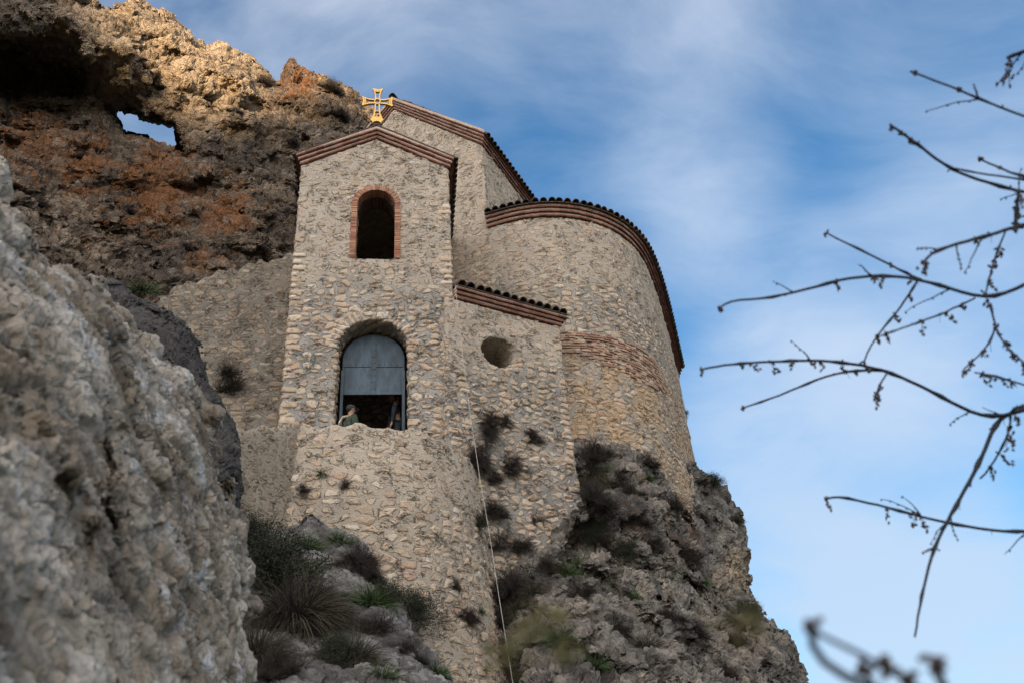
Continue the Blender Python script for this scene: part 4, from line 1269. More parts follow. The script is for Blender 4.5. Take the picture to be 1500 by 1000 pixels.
# big out-of-focus rock at the left of the viewpoint
i_poly = [(-160, 190), (-60, 250), (-12, 298), (8, 320), (24, 344), (34, 388), (68, 408), (100, 412), (134, 430), (168, 448), (186, 464), (200, 498), (222, 520), (244, 548), (262, 562), (280, 576), (294, 606), (300, 640), (306, 680), (316, 712), (326, 750), (334, 798), (338, 856), (338, 922), (342, 1000), (352, 1290), (-160, 1290)]
i_depth = [(-160, 60, 3.2), (0, 255, 3.4), (50, 345, 3.6), (120, 390, 3.9), (200, 440, 4.3), (260, 530, 4.8), (310, 600, 5.2), (340, 700, 5.4), (365, 850, 5.2), (370, 1000, 4.9),
           (-100, 500, 2.4), (60, 500, 2.9), (150, 600, 3.3), (240, 700, 3.9), (0, 700, 2.4), (120, 800, 2.8), (240, 900, 3.6), (0, 1000, 2.0), (150, 1000, 2.5), (-160, 1280, 1.5), (380, 1280, 3.4), (300, 800, 4.4)]
near = rock('rock_face', M_NEAR, i_poly, [], i_depth, (-170, 400), (50, 1300), 4.5, -0.42, 0.85, 0.022, 0.15, 1.25, 0.08, 501, facet=0.75, lump=(3.3, 0.15))
tag(near, kind='structure')

# ------------------------------------------------------------------ ground: valley floor, rising to the cliff foot and to an unseen ridge behind the viewpoint, shaped to block the low sun
gx = np.concatenate([np.linspace(-3000, -420, 12), np.linspace(-400, -152, 30), np.linspace(-150, 50, 101), np.linspace(55, 300, 30), np.linspace(320, 3000, 12)])
gy = np.concatenate([np.linspace(-3000, -480, 12), np.linspace(-460, 110, 116), np.linspace(130, 3000, 14)])
GX, GY = np.meshgrid(gx, gy, indexing='ij')


def ground_h(X, Y):
    h = 0.0*X
    h = h+blend(3.5, 14.0, Y)*blend(60, 20, np.abs(X+2))*2.4
    sx = SUN_DIR.x/hypot(SUN_DIR.x, SUN_DIR.y); sy = SUN_DIR.y/hypot(SUN_DIR.x, SUN_DIR.y)
    dd = X*sx+Y*sy                                    # distance towards the sun
    ridge = np.exp(-((dd-250)/70)**2)
    cc_ = -X*sy+Y*sx                                  # across the sun's direction
    h = h+np.exp(-((dd-250)/30)**2)*5.0*blend(SHADE_CRAG+1.5, SHADE_CRAG-2.0, cc_)  # unseen crag added on the ridge to shade the left of the cliff crest
    h = h+np.exp(-((dd-250)/30)**2)*4.5*blend(SHADE_CRAG2-1.0, SHADE_CRAG2+2.0, cc_)  # second unseen crag, added to shade the cliff right of the sunlit crest
    h = h+ridge*(RIDGE+1.0*fbm(X*0.02, Y*0.02, 0*X, 3, 77))
    h = h+0.15*fbm(X*.3, Y*.3, 0*X, 3, 78)*np.exp(-(X**2+Y**2)/60**2)
    far = blend(250, 2500, np.hypot(X, Y))
    h = h+far*60*(0.5+0.5*fbm(X*.0015, Y*.0015, 0*X, 3, 79))
    return h


RIDGE = 52.6
_sx = SUN_DIR.x/hypot(SUN_DIR.x, SUN_DIR.y); _sy = SUN_DIR.y/hypot(SUN_DIR.x, SUN_DIR.y)
_a = atr(205, 60, 28.5); SHADE_CRAG = float(-_a[0]*_sy+_a[1]*_sx); _a = atr(410, 130, 29.3); SHADE_CRAG2 = float(-_a[0]*_sy+_a[1]*_sx)
GZ = ground_h(GX, GY)-0.02
V_ = np.stack([GX, GY, GZ], -1).reshape(-1, 3); ny_ = len(gy)
ii, jj = np.meshgrid(np.arange(len(gx)-1), np.arange(len(gy)-1), indexing='ij')
Q = np.stack([ii*ny_+jj, (ii+1)*ny_+jj, (ii+1)*ny_+jj+1, ii*ny_+jj+1], -1).reshape(-1, 4)
me = mesh_np('ground', V_, Q, {'lich': np.zeros(len(V_))})
M_SOIL.displacement_method = 'BUMP'
g = link('ground', me, M_SOIL); tag(g, kind='structure')

# ------------------------------------------------------------------ rope hanging down the front
mb = MB()
rp = [(667, 418, 19.0), (672, 470, 18.6), (680, 540, 18.0), (690, 615, 17.4), (703, 700, 16.7), (716, 775, 16.0), (728, 855, 15.1), (740, 930, 14.2), (752, 1005, 13.3), (765, 1100, 12.0)]
mb.tube([atr(u, v, r) for u, v, r in rp], [0.0062*r_[2]/19 for r_ in rp], 6, 0.0)
rope = mb.build('rope', M_ROPE, None, True)
tag(rope, 'thin pale rope hanging from the small tiled eave down past the bastion', 'rope')


# ------------------------------------------------------------------ plants
def strands(n, length, width, spread, droop, rs, up=0.6, base=0.1, segs=3, wild=0.25):
    """curved flat blades from a common foot; numpy arrays of verts and quads"""
    R = np.random.default_rng(rs); V = []; Q = []
    for i in range(n):
        a = R.uniform(0, 2*pi); e = R.uniform(0, 1)**0.7*spread
        d = np.array([cos(a)*sin(e), sin(a)*sin(e), cos(e)*up+0.15]); d /= np.linalg.norm(d)
        L_ = length*R.uniform(0.45, 1.0); p = np.array([cos(a), sin(a), 0])*base*R.uniform(0, 1)
        w = np.cross(d, R.normal(size=3)); w /= np.linalg.norm(w)+1e-9; b0 = len(V)
        bend = R.normal(size=3)*wild
        for k in range(segs+1):
            t = k/segs; ww = width*(1-0.75*t)
            V.append(p-w*ww/2); V.append(p+w*ww/2)
            d = d+(np.array([0, 0, -droop])+bend)/segs; d /= np.linalg.norm(d); p = p+d*L_/segs
        for k in range(segs): Q.append((b0+2*k, b0+2*k+1, b0+2*k+3, b0+2*k+2))
    return np.array(V), np.array(Q)


def blades_mesh(name, sets):
    V = []; Q = []; o = 0
    for v, q in sets: V.append(v); Q.append(q+o); o += len(v)
    V = np.concatenate(V); Q = np.concatenate(Q)
    return mesh_np(name, V, Q, {'rnd': np.repeat(np.random.default_rng(3).random(len(V)//2+1), 2)[:len(V)]}, smooth=False)


def twiggy(n, R_, rs, leaves=0, lw=0.03, height=1.0, thick=0.006):
    """open shrub of forking stems; returns stem arrays and leaf arrays"""
    Rn = np.random.default_rng(rs); V = []; Q = []; LV = []; LQ = []

    def seg(p, q, w0, w1):
        d = q-p; s = np.cross(d, Rn.normal(size=3)); s /= np.linalg.norm(s)+1e-9; b0 = len(V)
        V.extend([p-s*w0/2, p+s*w0/2, q+s*w1/2, q-s*w1/2]); Q.append((b0, b0+1, b0+2, b0+3))

    def grow(p, d, L_, w, lv):
        for k in range(3):
            d2 = d+Rn.normal(size=3)*0.22; d2 /= np.linalg.norm(d2); q = p+d2*L_/3; seg(p, q, w, w*0.8); p = q; d = d2; w *= 0.85
            if lv >= 1:
                for _ in range(leaves):
                    if Rn.random() < 0.7:
                        c = p+Rn.normal(size=3)*0.04; a_ = Rn.normal(size=3); a_ /= np.linalg.norm(a_); b_ = np.cross(a_, Rn.normal(size=3)); b_ /= np.linalg.norm(b_)+1e-9
                        s_ = lw*Rn.uniform(.6, 1.2); b0 = len(LV); LV.extend([c, c+a_*s_+b_*s_*.4, c+a_*s_*2, c+a_*s_-b_*s_*.4]); LQ.append((b0, b0+1, b0+2, b0+3))
            if lv < 2:
                for _ in range(2):
                    d3 = d+Rn.normal(size=3)*0.6+np.array([0, 0, .1]); d3 /= np.linalg.norm(d3); grow(p, d3, L_*0.62, w*0.7, lv+1)
    for i in range(n):
        a = Rn.uniform(0, 2*pi); e = Rn.uniform(0.1, 1.2); d = np.array([cos(a)*sin(e), sin(a)*sin(e), cos(e)*height+.1]); d /= np.linalg.norm(d)
        grow(np.zeros(3), d, R_*0.75, thick*1.6, 0)
    return (np.array(V), np.array(Q)), (np.array(LV), np.array(LQ)) if LV else None


def clumps(rs, n=9):
    R_ = np.random.default_rng(rs); out = []
    for i in range(n):
        v, q = strands(330, R_.uniform(0.30, 0.85), 0.013, 1.5, R_.uniform(-0.1, 1.1), rs*31+i, base=0.16, segs=4, wild=0.55)
        a = R_.uniform(0, 2*pi); r = R_.uniform(0, 0.75); v = v*np.array([1, 1, R_.uniform(.7, 1.1)])+np.array([cos(a)*r, sin(a)*r, R_.uniform(-.05, .15)])
        out.append((v, q))
    return out


ME = {}
for k in range(3):
    ME['dry', k] = blades_mesh('dry_stems', clumps(20+k)+[twiggy(22, 0.75, 60+k, thick=0.012)[0]])
    ME['grass', k] = blades_mesh('green_blades', [strands(520, 1.0, 0.034, 1.25, 0.75, 30+k, base=0.28)])
    ME['long', k] = blades_mesh('long_blades', [strands(1300, 1.0, 0.014, 1.2, 1.5, 40+k, base=0.18, segs=5)])
    st, lf = twiggy(34, 0.8, 50+k, leaves=2, lw=0.026, thick=0.013)
    ME['leaf_s', k] = blades_mesh('shrub_stems', [st]); ME['leaf_l', k] = blades_mesh('shrub_leaves', [lf])
PM = {'dry': M_DRY, 'grass': M_GRN, 'long': M_DRYW}

dg = bpy.context.evaluated_depsgraph_get(); dg.update()
TREES = {}
for o in (cliff, rocks, bank, slab, near, tower, nave, apse, annex, bastion, para, ret):
    m_ = o.data; vv = [v.co[:] for v in m_.vertices]; pp = [tuple(p.vertices) for p in m_.polygons]
    TREES[o.name] = (BVHTree.FromPolygons(vv, pp), o)


def hit(u, v, skip=()):
    d = ray(u, v); best = None
    for nme, (t, o) in TREES.items():
        if nme in skip: continue
        r = t.ray_cast(Vector(CAM), Vector(d))
        if r[0] is not None and (best is None or r[3] < best[2]): best = (r[0], r[1], r[3])
    return best


GROUPS = {'dry_bush': 'dry bushes on the walls and rocks', 'grass_tuft': 'green grass tufts on the walls and rocks', 'leafy_shrub': 'small leafy shrubs on the rocks', 'grass_clump': 'long dry grass clumps on the rocks'}
CAT = {'dry_bush': 'bush', 'grass_tuft': 'grass', 'leafy_shrub': 'shrub', 'grass_clump': 'grass'}
used_kind = {}


def plant(kind, u, v, px, label, k=None, skip=('rock_face',), up=0.5, squash=1.0):
    h = hit(u, v, skip)
    if h is None: return None
    P, nrm, dist = h
    s = px*dist/F_PX*{'dry_bush': 1.45, 'grass_tuft': 1.35, 'leafy_shrub': 1.5, 'grass_clump': 1.6}[kind]
    if k is None: k = used_kind.get(kind, 0) % 3
    used_kind[kind] = used_kind.get(kind, 0)+1
    zdir = (Vector((0, 0, 1))*up+nrm*(1-up)).normalized()
    q = zdir.to_track_quat('Z', 'Y') @ Matrix.Rotation(random.uniform(0, 6.28), 3, 'Z').to_quaternion()
    P = P-nrm*0.05
    if kind == 'leafy_shrub':
        r = empty(kind, P); r.rotation_mode = 'QUATERNION'; r.rotation_quaternion = q; r.scale = (s, s, s*squash)
        for key, nme, mt in (('leaf_s', 'stems', M_DRY), ('leaf_l', 'leaves', M_GRND)):
            o = bpy.data.objects.new(nme, ME[key, k]); col.objects.link(o); o.parent = r
            if not o.data.materials: o.data.materials.append(mt)
    else:
        me_ = ME[{'dry_bush': 'dry', 'grass_tuft': 'grass', 'grass_clump': 'long'}[kind], k]
        if not me_.materials: me_.materials.append(PM[{'dry_bush': 'dry', 'grass_tuft': 'grass', 'grass_clump': 'long'}[kind]])
        r = bpy.data.objects.new(kind, me_); col.objects.link(r); r.location = P; r.rotation_mode = 'QUATERNION'; r.rotation_quaternion = q; r.scale = (s, s, s*squash)
    tag(r, label, CAT[kind], GROUPS[kind])
    return r


PLANTS = [
    ('dry_bush', 418, 915, 48, 'wide dark dry bush in front of the large twiggy shrub on the bank'),
    ('dry_bush', 462, 880, 36, 'dark dry bush between the green tufts at the middle of the bank'),
    ('dry_bush', 545, 845, 22, 'small dark dry bush where the bank touches the bastion'),
    ('dry_bush', 400, 985, 40, 'dark dry bush at the bottom left corner of the bank'),
    ('dry_bush', 555, 925, 34, 'dark dry bush on the right side of the bank below the wide green tuft'),
    ('leafy_shrub', 485, 970, 34, 'leafy shrub at the bottom edge in the middle of the bank'),
    ('leafy_shrub', 570, 886, 28, 'leafy shrub just left of the open shrub at the bastion foot'),
    ('dry_bush', 738, 905, 26, 'dark bush at the very foot of the cleft beside the bastion'),
    ('dry_bush', 722, 700, 16, 'dark bush at the top of the cleft right of the bastion edge'),
    ('dry_bush', 800, 830, 18, 'dark dry bush just left of the bright green tuft'),
    ('dry_bush', 845, 870, 20, 'dark dry bush below the bright green tuft'),
    ('dry_bush', 925, 720, 18, 'dark dry bush on the upper rock slope right of the tiny green tuft'),
    ('dry_bush', 1030, 760, 14, 'small dark bush on the upper right rock shoulder'),
    ('dry_bush', 1000, 815, 22, 'dark dry bush directly left of the ochre overhang'),
    ('dry_bush', 900, 920, 24, 'dark dry bush on the lower rock slope left of centre'),
    ('dry_bush', 1020, 925, 20, 'dark dry bush on the lower rock slope right of centre'),
    ('leafy_shrub', 915, 815, 22, 'small leafy shrub in the middle of the rock slope'),
    ('leafy_shrub', 870, 790, 20, 'small leafy shrub below the annex corner'),
    ('grass_clump', 945, 950, 30, 'clump of long dry grass low on the rock slope'),
    ('dry_bush', 345, 165, 9, 'small dark bush on the pale slab of the cliff'),
    ('dry_bush', 430, 210, 10, 'small dark bush on the cliff left of the bell tower eave'),
    ('dry_bush', 60, 300, 10, 'small dark bush at the far left of the orange cliff slope'),
    ('dry_bush', 712, 618, 24, 'dark dry bush growing on the annex wall just below and left of the round opening'),
    ('dry_bush', 742, 616, 15, 'small dark dry bush on the annex wall directly below the round opening'),
    ('dry_bush', 777, 636, 15, 'small round dry bush on the right part of the annex wall'),
    ('dry_bush', 706, 668, 27, 'large dark dry bush on the annex wall beside the hanging rope, level with the parapet'),
    ('dry_bush', 752, 684, 24, 'dark dry bush in the middle of the annex wall, under the small round bush'),
    ('dry_bush', 722, 748, 20, 'dark bush in the cleft just right of the bastion, uppermost of the cleft'),
    ('dry_bush', 732, 800, 26, 'dark bush in the cleft right of the bastion, second from the top'),
    ('dry_bush', 745, 858, 30, 'dark bush in the cleft right of the bastion near its foot'),
    ('dry_bush', 768, 800, 18, 'small dark bush at the foot of the annex wall'),
    ('dry_bush', 790, 762, 12, 'tiny dark bush low on the annex wall'),
    ('dry_bush', 868, 668, 30, 'large dark dry bush where the annex corner meets the foot of the apse'),
    ('dry_bush', 866, 730, 30, 'large dry bush beside the lower right corner of the annex'),
    ('dry_bush', 905, 700, 15, 'small dry bush on the rock under the left part of the apse'),
    ('dry_bush', 948, 678, 19, 'brownish dry bush hugging the foot of the apse'),
    ('dry_bush', 988, 744, 22, 'dark dry bush on the rock near its right edge, below the apse'),
    ('dry_bush', 930, 760, 20, 'dark dry bush in the middle of the upper rock slope'),
    ('dry_bush', 895, 800, 24, 'dark dry bush on the rock slope above the bright green tufts'),
    ('dry_bush', 960, 800, 18, 'dark dry bush on the rock slope left of the ochre overhang'),
    ('dry_bush', 860, 770, 18, 'dark dry bush a little below the annex corner'),
    ('dry_bush', 1014, 640, 10, 'small dry bush sticking out of the right edge of the apse, lower of two'),
    ('dry_bush', 1004, 606, 8, 'small dry bush sticking out of the right edge of the apse, upper of two'),
    ('dry_bush', 1082, 940, 18, 'dry bush near the right edge of the lower rock slope'),
    ('dry_bush', 980, 905, 20, 'dry bush on the lower rock slope under the green tufts'),
    ('dry_bush', 1060, 985, 20, 'dry bush at the bottom right corner of the rock slope'),
    ('dry_bush', 506, 706, 9, 'tiny dry tuft on the upper left of the bastion wall'),
    ('dry_bush', 443, 716, 11, 'dark dry tuft in the corner where the parapet meets the bastion'),
    ('dry_bush', 666, 853, 12, 'small dark dry bush alone on the lower right of the bastion wall'),
    ('dry_bush', 688, 903, 17, 'dry bush at the foot of the bastion on the right'),
    ('dry_bush', 524, 822, 30, 'big dark dry bush leaning on the lower left of the bastion'),
    ('dry_bush', 600, 955, 26, 'dark dry bush at the bottom of the rocky bank in front of the bastion'),
    ('dry_bush', 500, 920, 34, 'dark dry bush in the middle of the rocky bank'),
    ('dry_bush', 330, 575, 26, 'dark dry bush between the dark slab and the old shaded wall'),
    ('dry_bush', 497, 168, 13, 'dark bush on the grey cliff face behind the bell tower'),
    ('dry_bush', 392, 125, 13, 'dark bush on the cliff crest below the pointed rock'),
    ('dry_bush', 278, 366, 12, 'dark round bush on the cliff above the old shaded wall'),
    ('dry_bush', 186, 310, 11, 'dark bush on the shaded part of the cliff at the left'),
    ('dry_bush', 120, 232, 10, 'small dark bush on the orange cliff slope under the natural window'),
    ('dry_bush', 268, 268, 10, 'small dark bush on the orange cliff slope right of the natural window'),
    ('dry_bush', 484, 130, 15, 'dark bush on the cliff crest just left of the cross'),
    ('grass_tuft', 473, 692, 10, 'small green tuft on the upper left of the bastion wall'),
    ('grass_tuft', 447, 800, 26, 'green grass tuft in the hollow left of the bastion'),
    ('grass_tuft', 498, 792, 22, 'green grass tuft on top of the bank against the bastion'),
    ('grass_tuft', 466, 842, 20, 'bright green tuft on the bank among darker bushes'),
    ('grass_tuft', 545, 882, 34, 'wide green grass tuft on the bank below the bastion bulge'),
    ('grass_tuft', 830, 838, 20, 'bright green tuft on the rock slope below the annex corner'),
    ('grass_tuft', 852, 818, 13, 'yellowish green tuft just above the bright green one'),
    ('grass_tuft', 900, 858, 14, 'dark green tuft on the rock slope, left of two close together'),
    ('grass_tuft', 928, 874, 14, 'dark green tuft on the rock slope, right of two close together'),
    ('grass_tuft', 974, 845, 15, 'fresh green tuft in the middle right of the rock slope'),
    ('grass_tuft', 1031, 852, 12, 'green tuft under the ochre overhang at the right'),
    ('grass_tuft', 822, 934, 24, 'dark green grass tuft at the foot of the rock slope near the bastion'),
    ('grass_tuft', 873, 975, 20, 'dark green grass tuft at the bottom of the picture under the rock slope'),
    ('grass_tuft', 705, 893, 10, 'small green tuft right at the foot of the bastion beside the rope'),
    ('grass_tuft', 640, 985, 22, 'green grass tuft at the bottom of the picture in front of the bastion'),
    ('grass_tuft', 210, 428, 24, 'dark green tuft above the left end of the old shaded wall'),
    ('grass_tuft', 560, 990, 26, 'green grass tuft at the bottom edge of the bank'),
    ('grass_tuft', 950, 700, 11, 'tiny green tuft under the foot of the apse'),
    ('grass_tuft', 884, 690, 13, 'small green tuft in the nook beside the large dry bush at the apse'),
    ('leafy_shrub', 400, 862, 66, 'large dark twiggy shrub at the left end of the rocky bank'),
    ('leafy_shrub', 606, 908, 34, 'open leafy shrub leaning right over the foot of the bastion'),
    ('leafy_shrub', 372, 800, 36, 'leafy shrub hanging below the stair parapet'),
    ('leafy_shrub', 1046, 712, 15, 'small leafy shrub on the skyline of the right rock edge'),
    ('leafy_shrub', 1080, 766, 10, 'tiny leafy shrub on the right rock edge below the skyline shrub'),
    ('leafy_shrub', 700, 770, 17, 'small leafy shrub on the right flank of the bastion'),
    ('leafy_shrub', 1095, 905, 20, 'leafy shrub on the lower right rock edge'),
    ('grass_clump', 432, 905, 74, 'large clump of long dark drooping grass in the middle of the bank'),
    ('grass_clump', 375, 960, 56, 'clump of long drooping grass at the bottom left of the bank'),
    ('grass_clump', 520, 965, 46, 'clump of long drooping grass at the bottom centre of the bank'),
    ('grass_clump', 868, 700, 26, 'clump of long dry grass below the foot of the apse'),
    ('grass_clump', 780, 870, 26, 'clump of long dry grass at the foot of the annex rock'),
]
for (kd, u, v, px_, lb) in PLANTS:
    onwall = ('annex wall' in lb) or ('bastion wall' in lb) or ('edge of the apse' in lb)
    plant(kd, u, v, px_, lb, up=0.25 if onwall else 0.55, squash=0.8 if onwall else 0.9)


# ------------------------------------------------------------------ bare tree at the right, close to the viewpoint
def path3(pts, d0, d1, wob, ph):
    out = []; n = len(pts)
    for i, (u, v) in enumerate(pts):
        t = i/(n-1); out.append(atd(u, v, d0+(d1-d0)*t+wob*sin(3.1*t+ph)))
    # smooth resample
    P = np.array(out); tt2 = np.r_[0, np.cumsum(np.linalg.norm(np.diff(P, axis=0), axis=1))]; ts2 = np.linspace(0, tt2[-1], max(8, int(tt2[-1]/0.035)))
    S_ = np.stack([np.interp(ts2, tt2, P[:, i]) for i in range(3)], 1)
    for _ in range(4): S_[1:-1] = .25*S_[:-2]+.5*S_[1:-1]+.25*S_[2:]
    S_[1:-1] += np.random.default_rng(int(ph*100)+5).normal(size=(len(S_)-2, 3))*0.0006
    return S_


TX, TY = atd(2250, 560, 3.9)[:2]
tree = empty('bare_tree', (float(TX), float(TY), 0)); tag(tree, 'bare budding tree whose thin dark branches reach in from the right', 'tree')
mb = MB(); mb.tube([(TX+0.25, TY+0.1, -0.2), (TX+0.15, TY+.05, 1.0), (TX, TY, 2.4), (TX+0.05, TY, 3.3), (TX+0.35, TY, 4.3), (TX+0.7, TY, 5.2)], [0.09, 0.07, 0.055, 0.045, 0.03, 0.012], 10)
mb.build('trunk', M_BARK, tree, True)
BR = [  # points from the tip inward, thickness in pixels at tip and root, bud clusters as (fraction, size)
    ([(1030, 540), (1050, 536), (1075, 532), (1130, 529), (1190, 527), (1240, 530), (1300, 542), (1360, 570), (1410, 598), (1452, 615), (1500, 600), (1640, 560), (2250, 540)], 3.0, 7.5, [(0.0, 1.1), (.12, .9), (.15, 1.4), (.19, 1.5), (.235, 1.3), (.26, 1.3), (.29, 1.2), (.34, 1.4)]),
    ([(1088, 597), (1140, 580), (1180, 562), (1220, 546), (1262, 540), (1300, 543)], 2.5, 4, [(0.02, .5), (.8, .8)]),
    ([(1283, 582), (1286, 566), (1300, 545)], 2.2, 3, [(0, 1.0), (.35, 1.2), (.6, .9)]),
    ([(1053, 452), (1055, 441), (1090, 439), (1140, 436), (1200, 418), (1250, 406), (1300, 402), (1350, 410), (1400, 425), (1450, 442), (1500, 418), (1640, 350), (2250, 300)], 2.8, 7, [(0.0, 1.0), (.30, 1.4), (.36, 1.2), (.395, 1.5)]),
    ([(1210, 341), (1250, 362), (1300, 385), (1332, 404), (1350, 410)], 2.6, 4, [(0, .9), (.6, .6), (.85, 1.0)]),
    ([(1265, 532), (1268, 510), (1295, 480), (1320, 450), (1343, 413)], 2.4, 3.5, [(0.05, 1.2), (.3, 1.1), (.55, 1.2), (.85, 1.0)]),
    ([(1290, 492), (1330, 478), (1380, 460), (1428, 437)], 2.4, 3.2, [(0.05, 1.2), (.42, 1.5), (.68, 1.7), (.85, .9)]),
    ([(1520, 560), (1500, 530), (1475, 510), (1458, 480), (1451, 445)], 2.4, 3.4, [(.25, 1.4), (.45, 1.3), (.6, 1.2), (.8, 1.0)]),
    ([(1412, 540), (1440, 515), (1458, 492), (1458, 478)], 2.2, 3, [(0.05, 1.0), (.3, 1.1), (.6, 1.3)]),
    ([(1428, 545), (1470, 552), (1500, 565), (1560, 580)], 2.2, 3, [(.1, 1.3), (.25, 1.3), (.4, 1.5), (.52, 1.4)]),
    ([(1306, 185), (1330, 201), (1360, 225), (1390, 246), (1430, 264), (1500, 283), (1640, 290), (2250, 320)], 3.5, 6.5, [(0, 1.0), (.08, .7), (.14, .8)]),
    ([(1388, 245), (1440, 256), (1500, 262), (1640, 290)], 2.2, 4, [(.5, .6)]),
    ([(1433, 232), (1465, 247), (1500, 262), (1560, 270)], 2.8, 4, [(0, .7), (.3, .5)]),
    ([(1337, 106), (1380, 122), (1430, 143), (1500, 172), (1640, 210), (2250, 230)], 2.8, 5, [(0, .7), (.15, .5)]),
    ([(1353, 385), (1356, 371), (1400, 358), (1450, 345), (1490, 331), (1540, 325), (1640, 330)], 3.5, 6, [(0, 1.4), (.02, 1.0), (.3, .7), (.5, .8)]),
    ([(1492, 282), (1489, 305), (1487, 331)], 4, 5, [(0.0, 1.7), (.4, 1.4), (.8, 1.9)]),
    ([(1443, 432), (1452, 395), (1462, 365), (1474, 336)], 2.4, 3.2, [(.05, 1.4), (.2, 1.5), (.4, 1.2), (.6, 1.5), (.75, 1.2)]),
    ([(1340, 932), (1350, 870), (1368, 800), (1392, 755), (1428, 690), (1447, 650), (1456, 620), (1470, 606), (1500, 596)], 2.4, 6.5, [(.62, .9)]),
    ([(1500, 592), (1478, 600), (1482, 622), (1466, 660), (1447, 690), (1436, 700)], 2.6, 3, [(.3, 1.5), (.5, 1.9), (.62, 1.7), (.75, 1.7), (.9, 1.4)]),
    ([(1211, 730), (1216, 722), (1260, 733), (1310, 745), (1370, 762), (1440, 775), (1500, 780), (1640, 760), (2250, 700)], 3.4, 5.5, [(0.0, 1.4), (.22, 1.5), (.26, 1.4), (.30, 1.7)]),
    ([(1478, 84), (1500, 72), (1640, 40)], 6, 6, [(0.0, 2.2), (.06, 2.4)]),
]
for bi, (pts, w0, w1, buds) in enumerate(BR):
    ph = bi*0.7
    S_ = path3(pts, 3.15+0.25*sin(bi*1.7), 3.5, 0.10, ph); n = len(S_)
    rad = [(w0+(w1-w0)*(i/(n-1))**0.8)*0.5*3.3/F_PX*0.92 for i in range(n)]
    R3 = random.Random(bi+900); tw = []
    if w1 >= 5:
        for j in range(3):
            i = int(R3.uniform(0.12, 0.5)*n); d = S_[i]-S_[min(n-1, i+2)]; d = d/np.linalg.norm(d); e_ = np.cross(d, FW); e_ /= np.linalg.norm(e_)
            d = d*0.75+e_*R3.choice((-1, 1))*0.6+FW*R3.uniform(-.3, .3); L_ = R3.uniform(.06, .16); p = S_[i].copy(); tp = [p]
            for k in range(5): d = d+np.array([R3.gauss(0, .14), R3.gauss(0, .14), R3.gauss(-.03, .14)]); d = d/np.linalg.norm(d); p = p+d*L_/5; tp.append(p)
            tw.append(tp)
    # swollen nodes where buds sit
    for i in range(2, n-1):
        if (i*7+bi) % 5 == 0: rad[i] *= 1.5
    mb = MB(); mb.tube(S_, rad, 6, 0.2)
    for tp in tw:
        mb.tube(tp, [0.0030, 0.0024, 0.0021, 0.0018, 0.0015, 0.0012], 5, 0.2)
        for p in tp[1:]:
            if R3.random() < 0.7: mb.ball(p+np.array([0, 0, -.003]), 0.0032, 0.0032, 0.0055, 6, 4, axis=(R3.gauss(0, 1), R3.gauss(0, 1), R3.gauss(-1, 1)), r=0.5)
    R2 = random.Random(bi)
    for i in range(2, n-2):
        if R2.random() < 0.22:
            a = S_[i]; d = S_[i+1]-S_[i]; d = d/np.linalg.norm(d)
            sdv = Vector((R2.gauss(0, 1), R2.gauss(0, 1), R2.gauss(0, 1))).normalized()
            ax_ = (Vector(d)*-0.6+sdv).normalized(); mb.ball(Vector(a)+ax_*rad[i]*1.8, 0.0028, 0.0028, 0.0058, 6, 4, axis=ax_, r=R2.random())
    for j in range(max(1, n//14)):                      # thin bristles hanging from the twig
        i = R2.randrange(3, n-2); dirv = Vector((R2.uniform(-.5, .1), R2.uniform(-.3, .3), -1)).normalized(); L_ = R2.uniform(.02, .045)
        mb.tube([Vector(S_[i]), Vector(S_[i])+dirv*L_], [0.0011, 0.0006], 4, 0.4)
    bo = mb.build('branch', M_BARK, tree, True)
    for (fr, sz_) in buds:
        mb = MB()
        ne = (n-1)*(0.70 if pts[-1][0] > 2000 else 1.0)
        i = min(n-1, int(fr*ne)); a = Vector(S_[i]); q = a.copy()
        k_ = int(3+3.2*sz_); dirv = Vector((R2.uniform(-.5, .5), R2.uniform(-.5, .5), -1)).normalized()
        for j in range(k_):
            q = a+dirv*(0.0065*j*sz_*0.75)
            off = Vector((R2.gauss(0, 1), R2.gauss(0, 1), R2.gauss(0, 1)))*0.0040*sz_*(0.7+0.3*(j % 3))
            ax_ = (dirv+Vector((R2.gauss(0, .6), R2.gauss(0, .6), R2.gauss(0, .6)))).normalized()
            mb.ball(q+off, 0.0045*R2.uniform(.7, 1.1), 0.0045*R2.uniform(.7, 1.1), 0.0085*R2.uniform(.7, 1.2), 6, 5, axis=ax_, r=R2.random())
        mb.tube([a, a+dirv*0.0065*k_*sz_*0.7], 0.0013, 5, 0.5)
        mb.build('bud_cluster', M_BUD, bo, True)

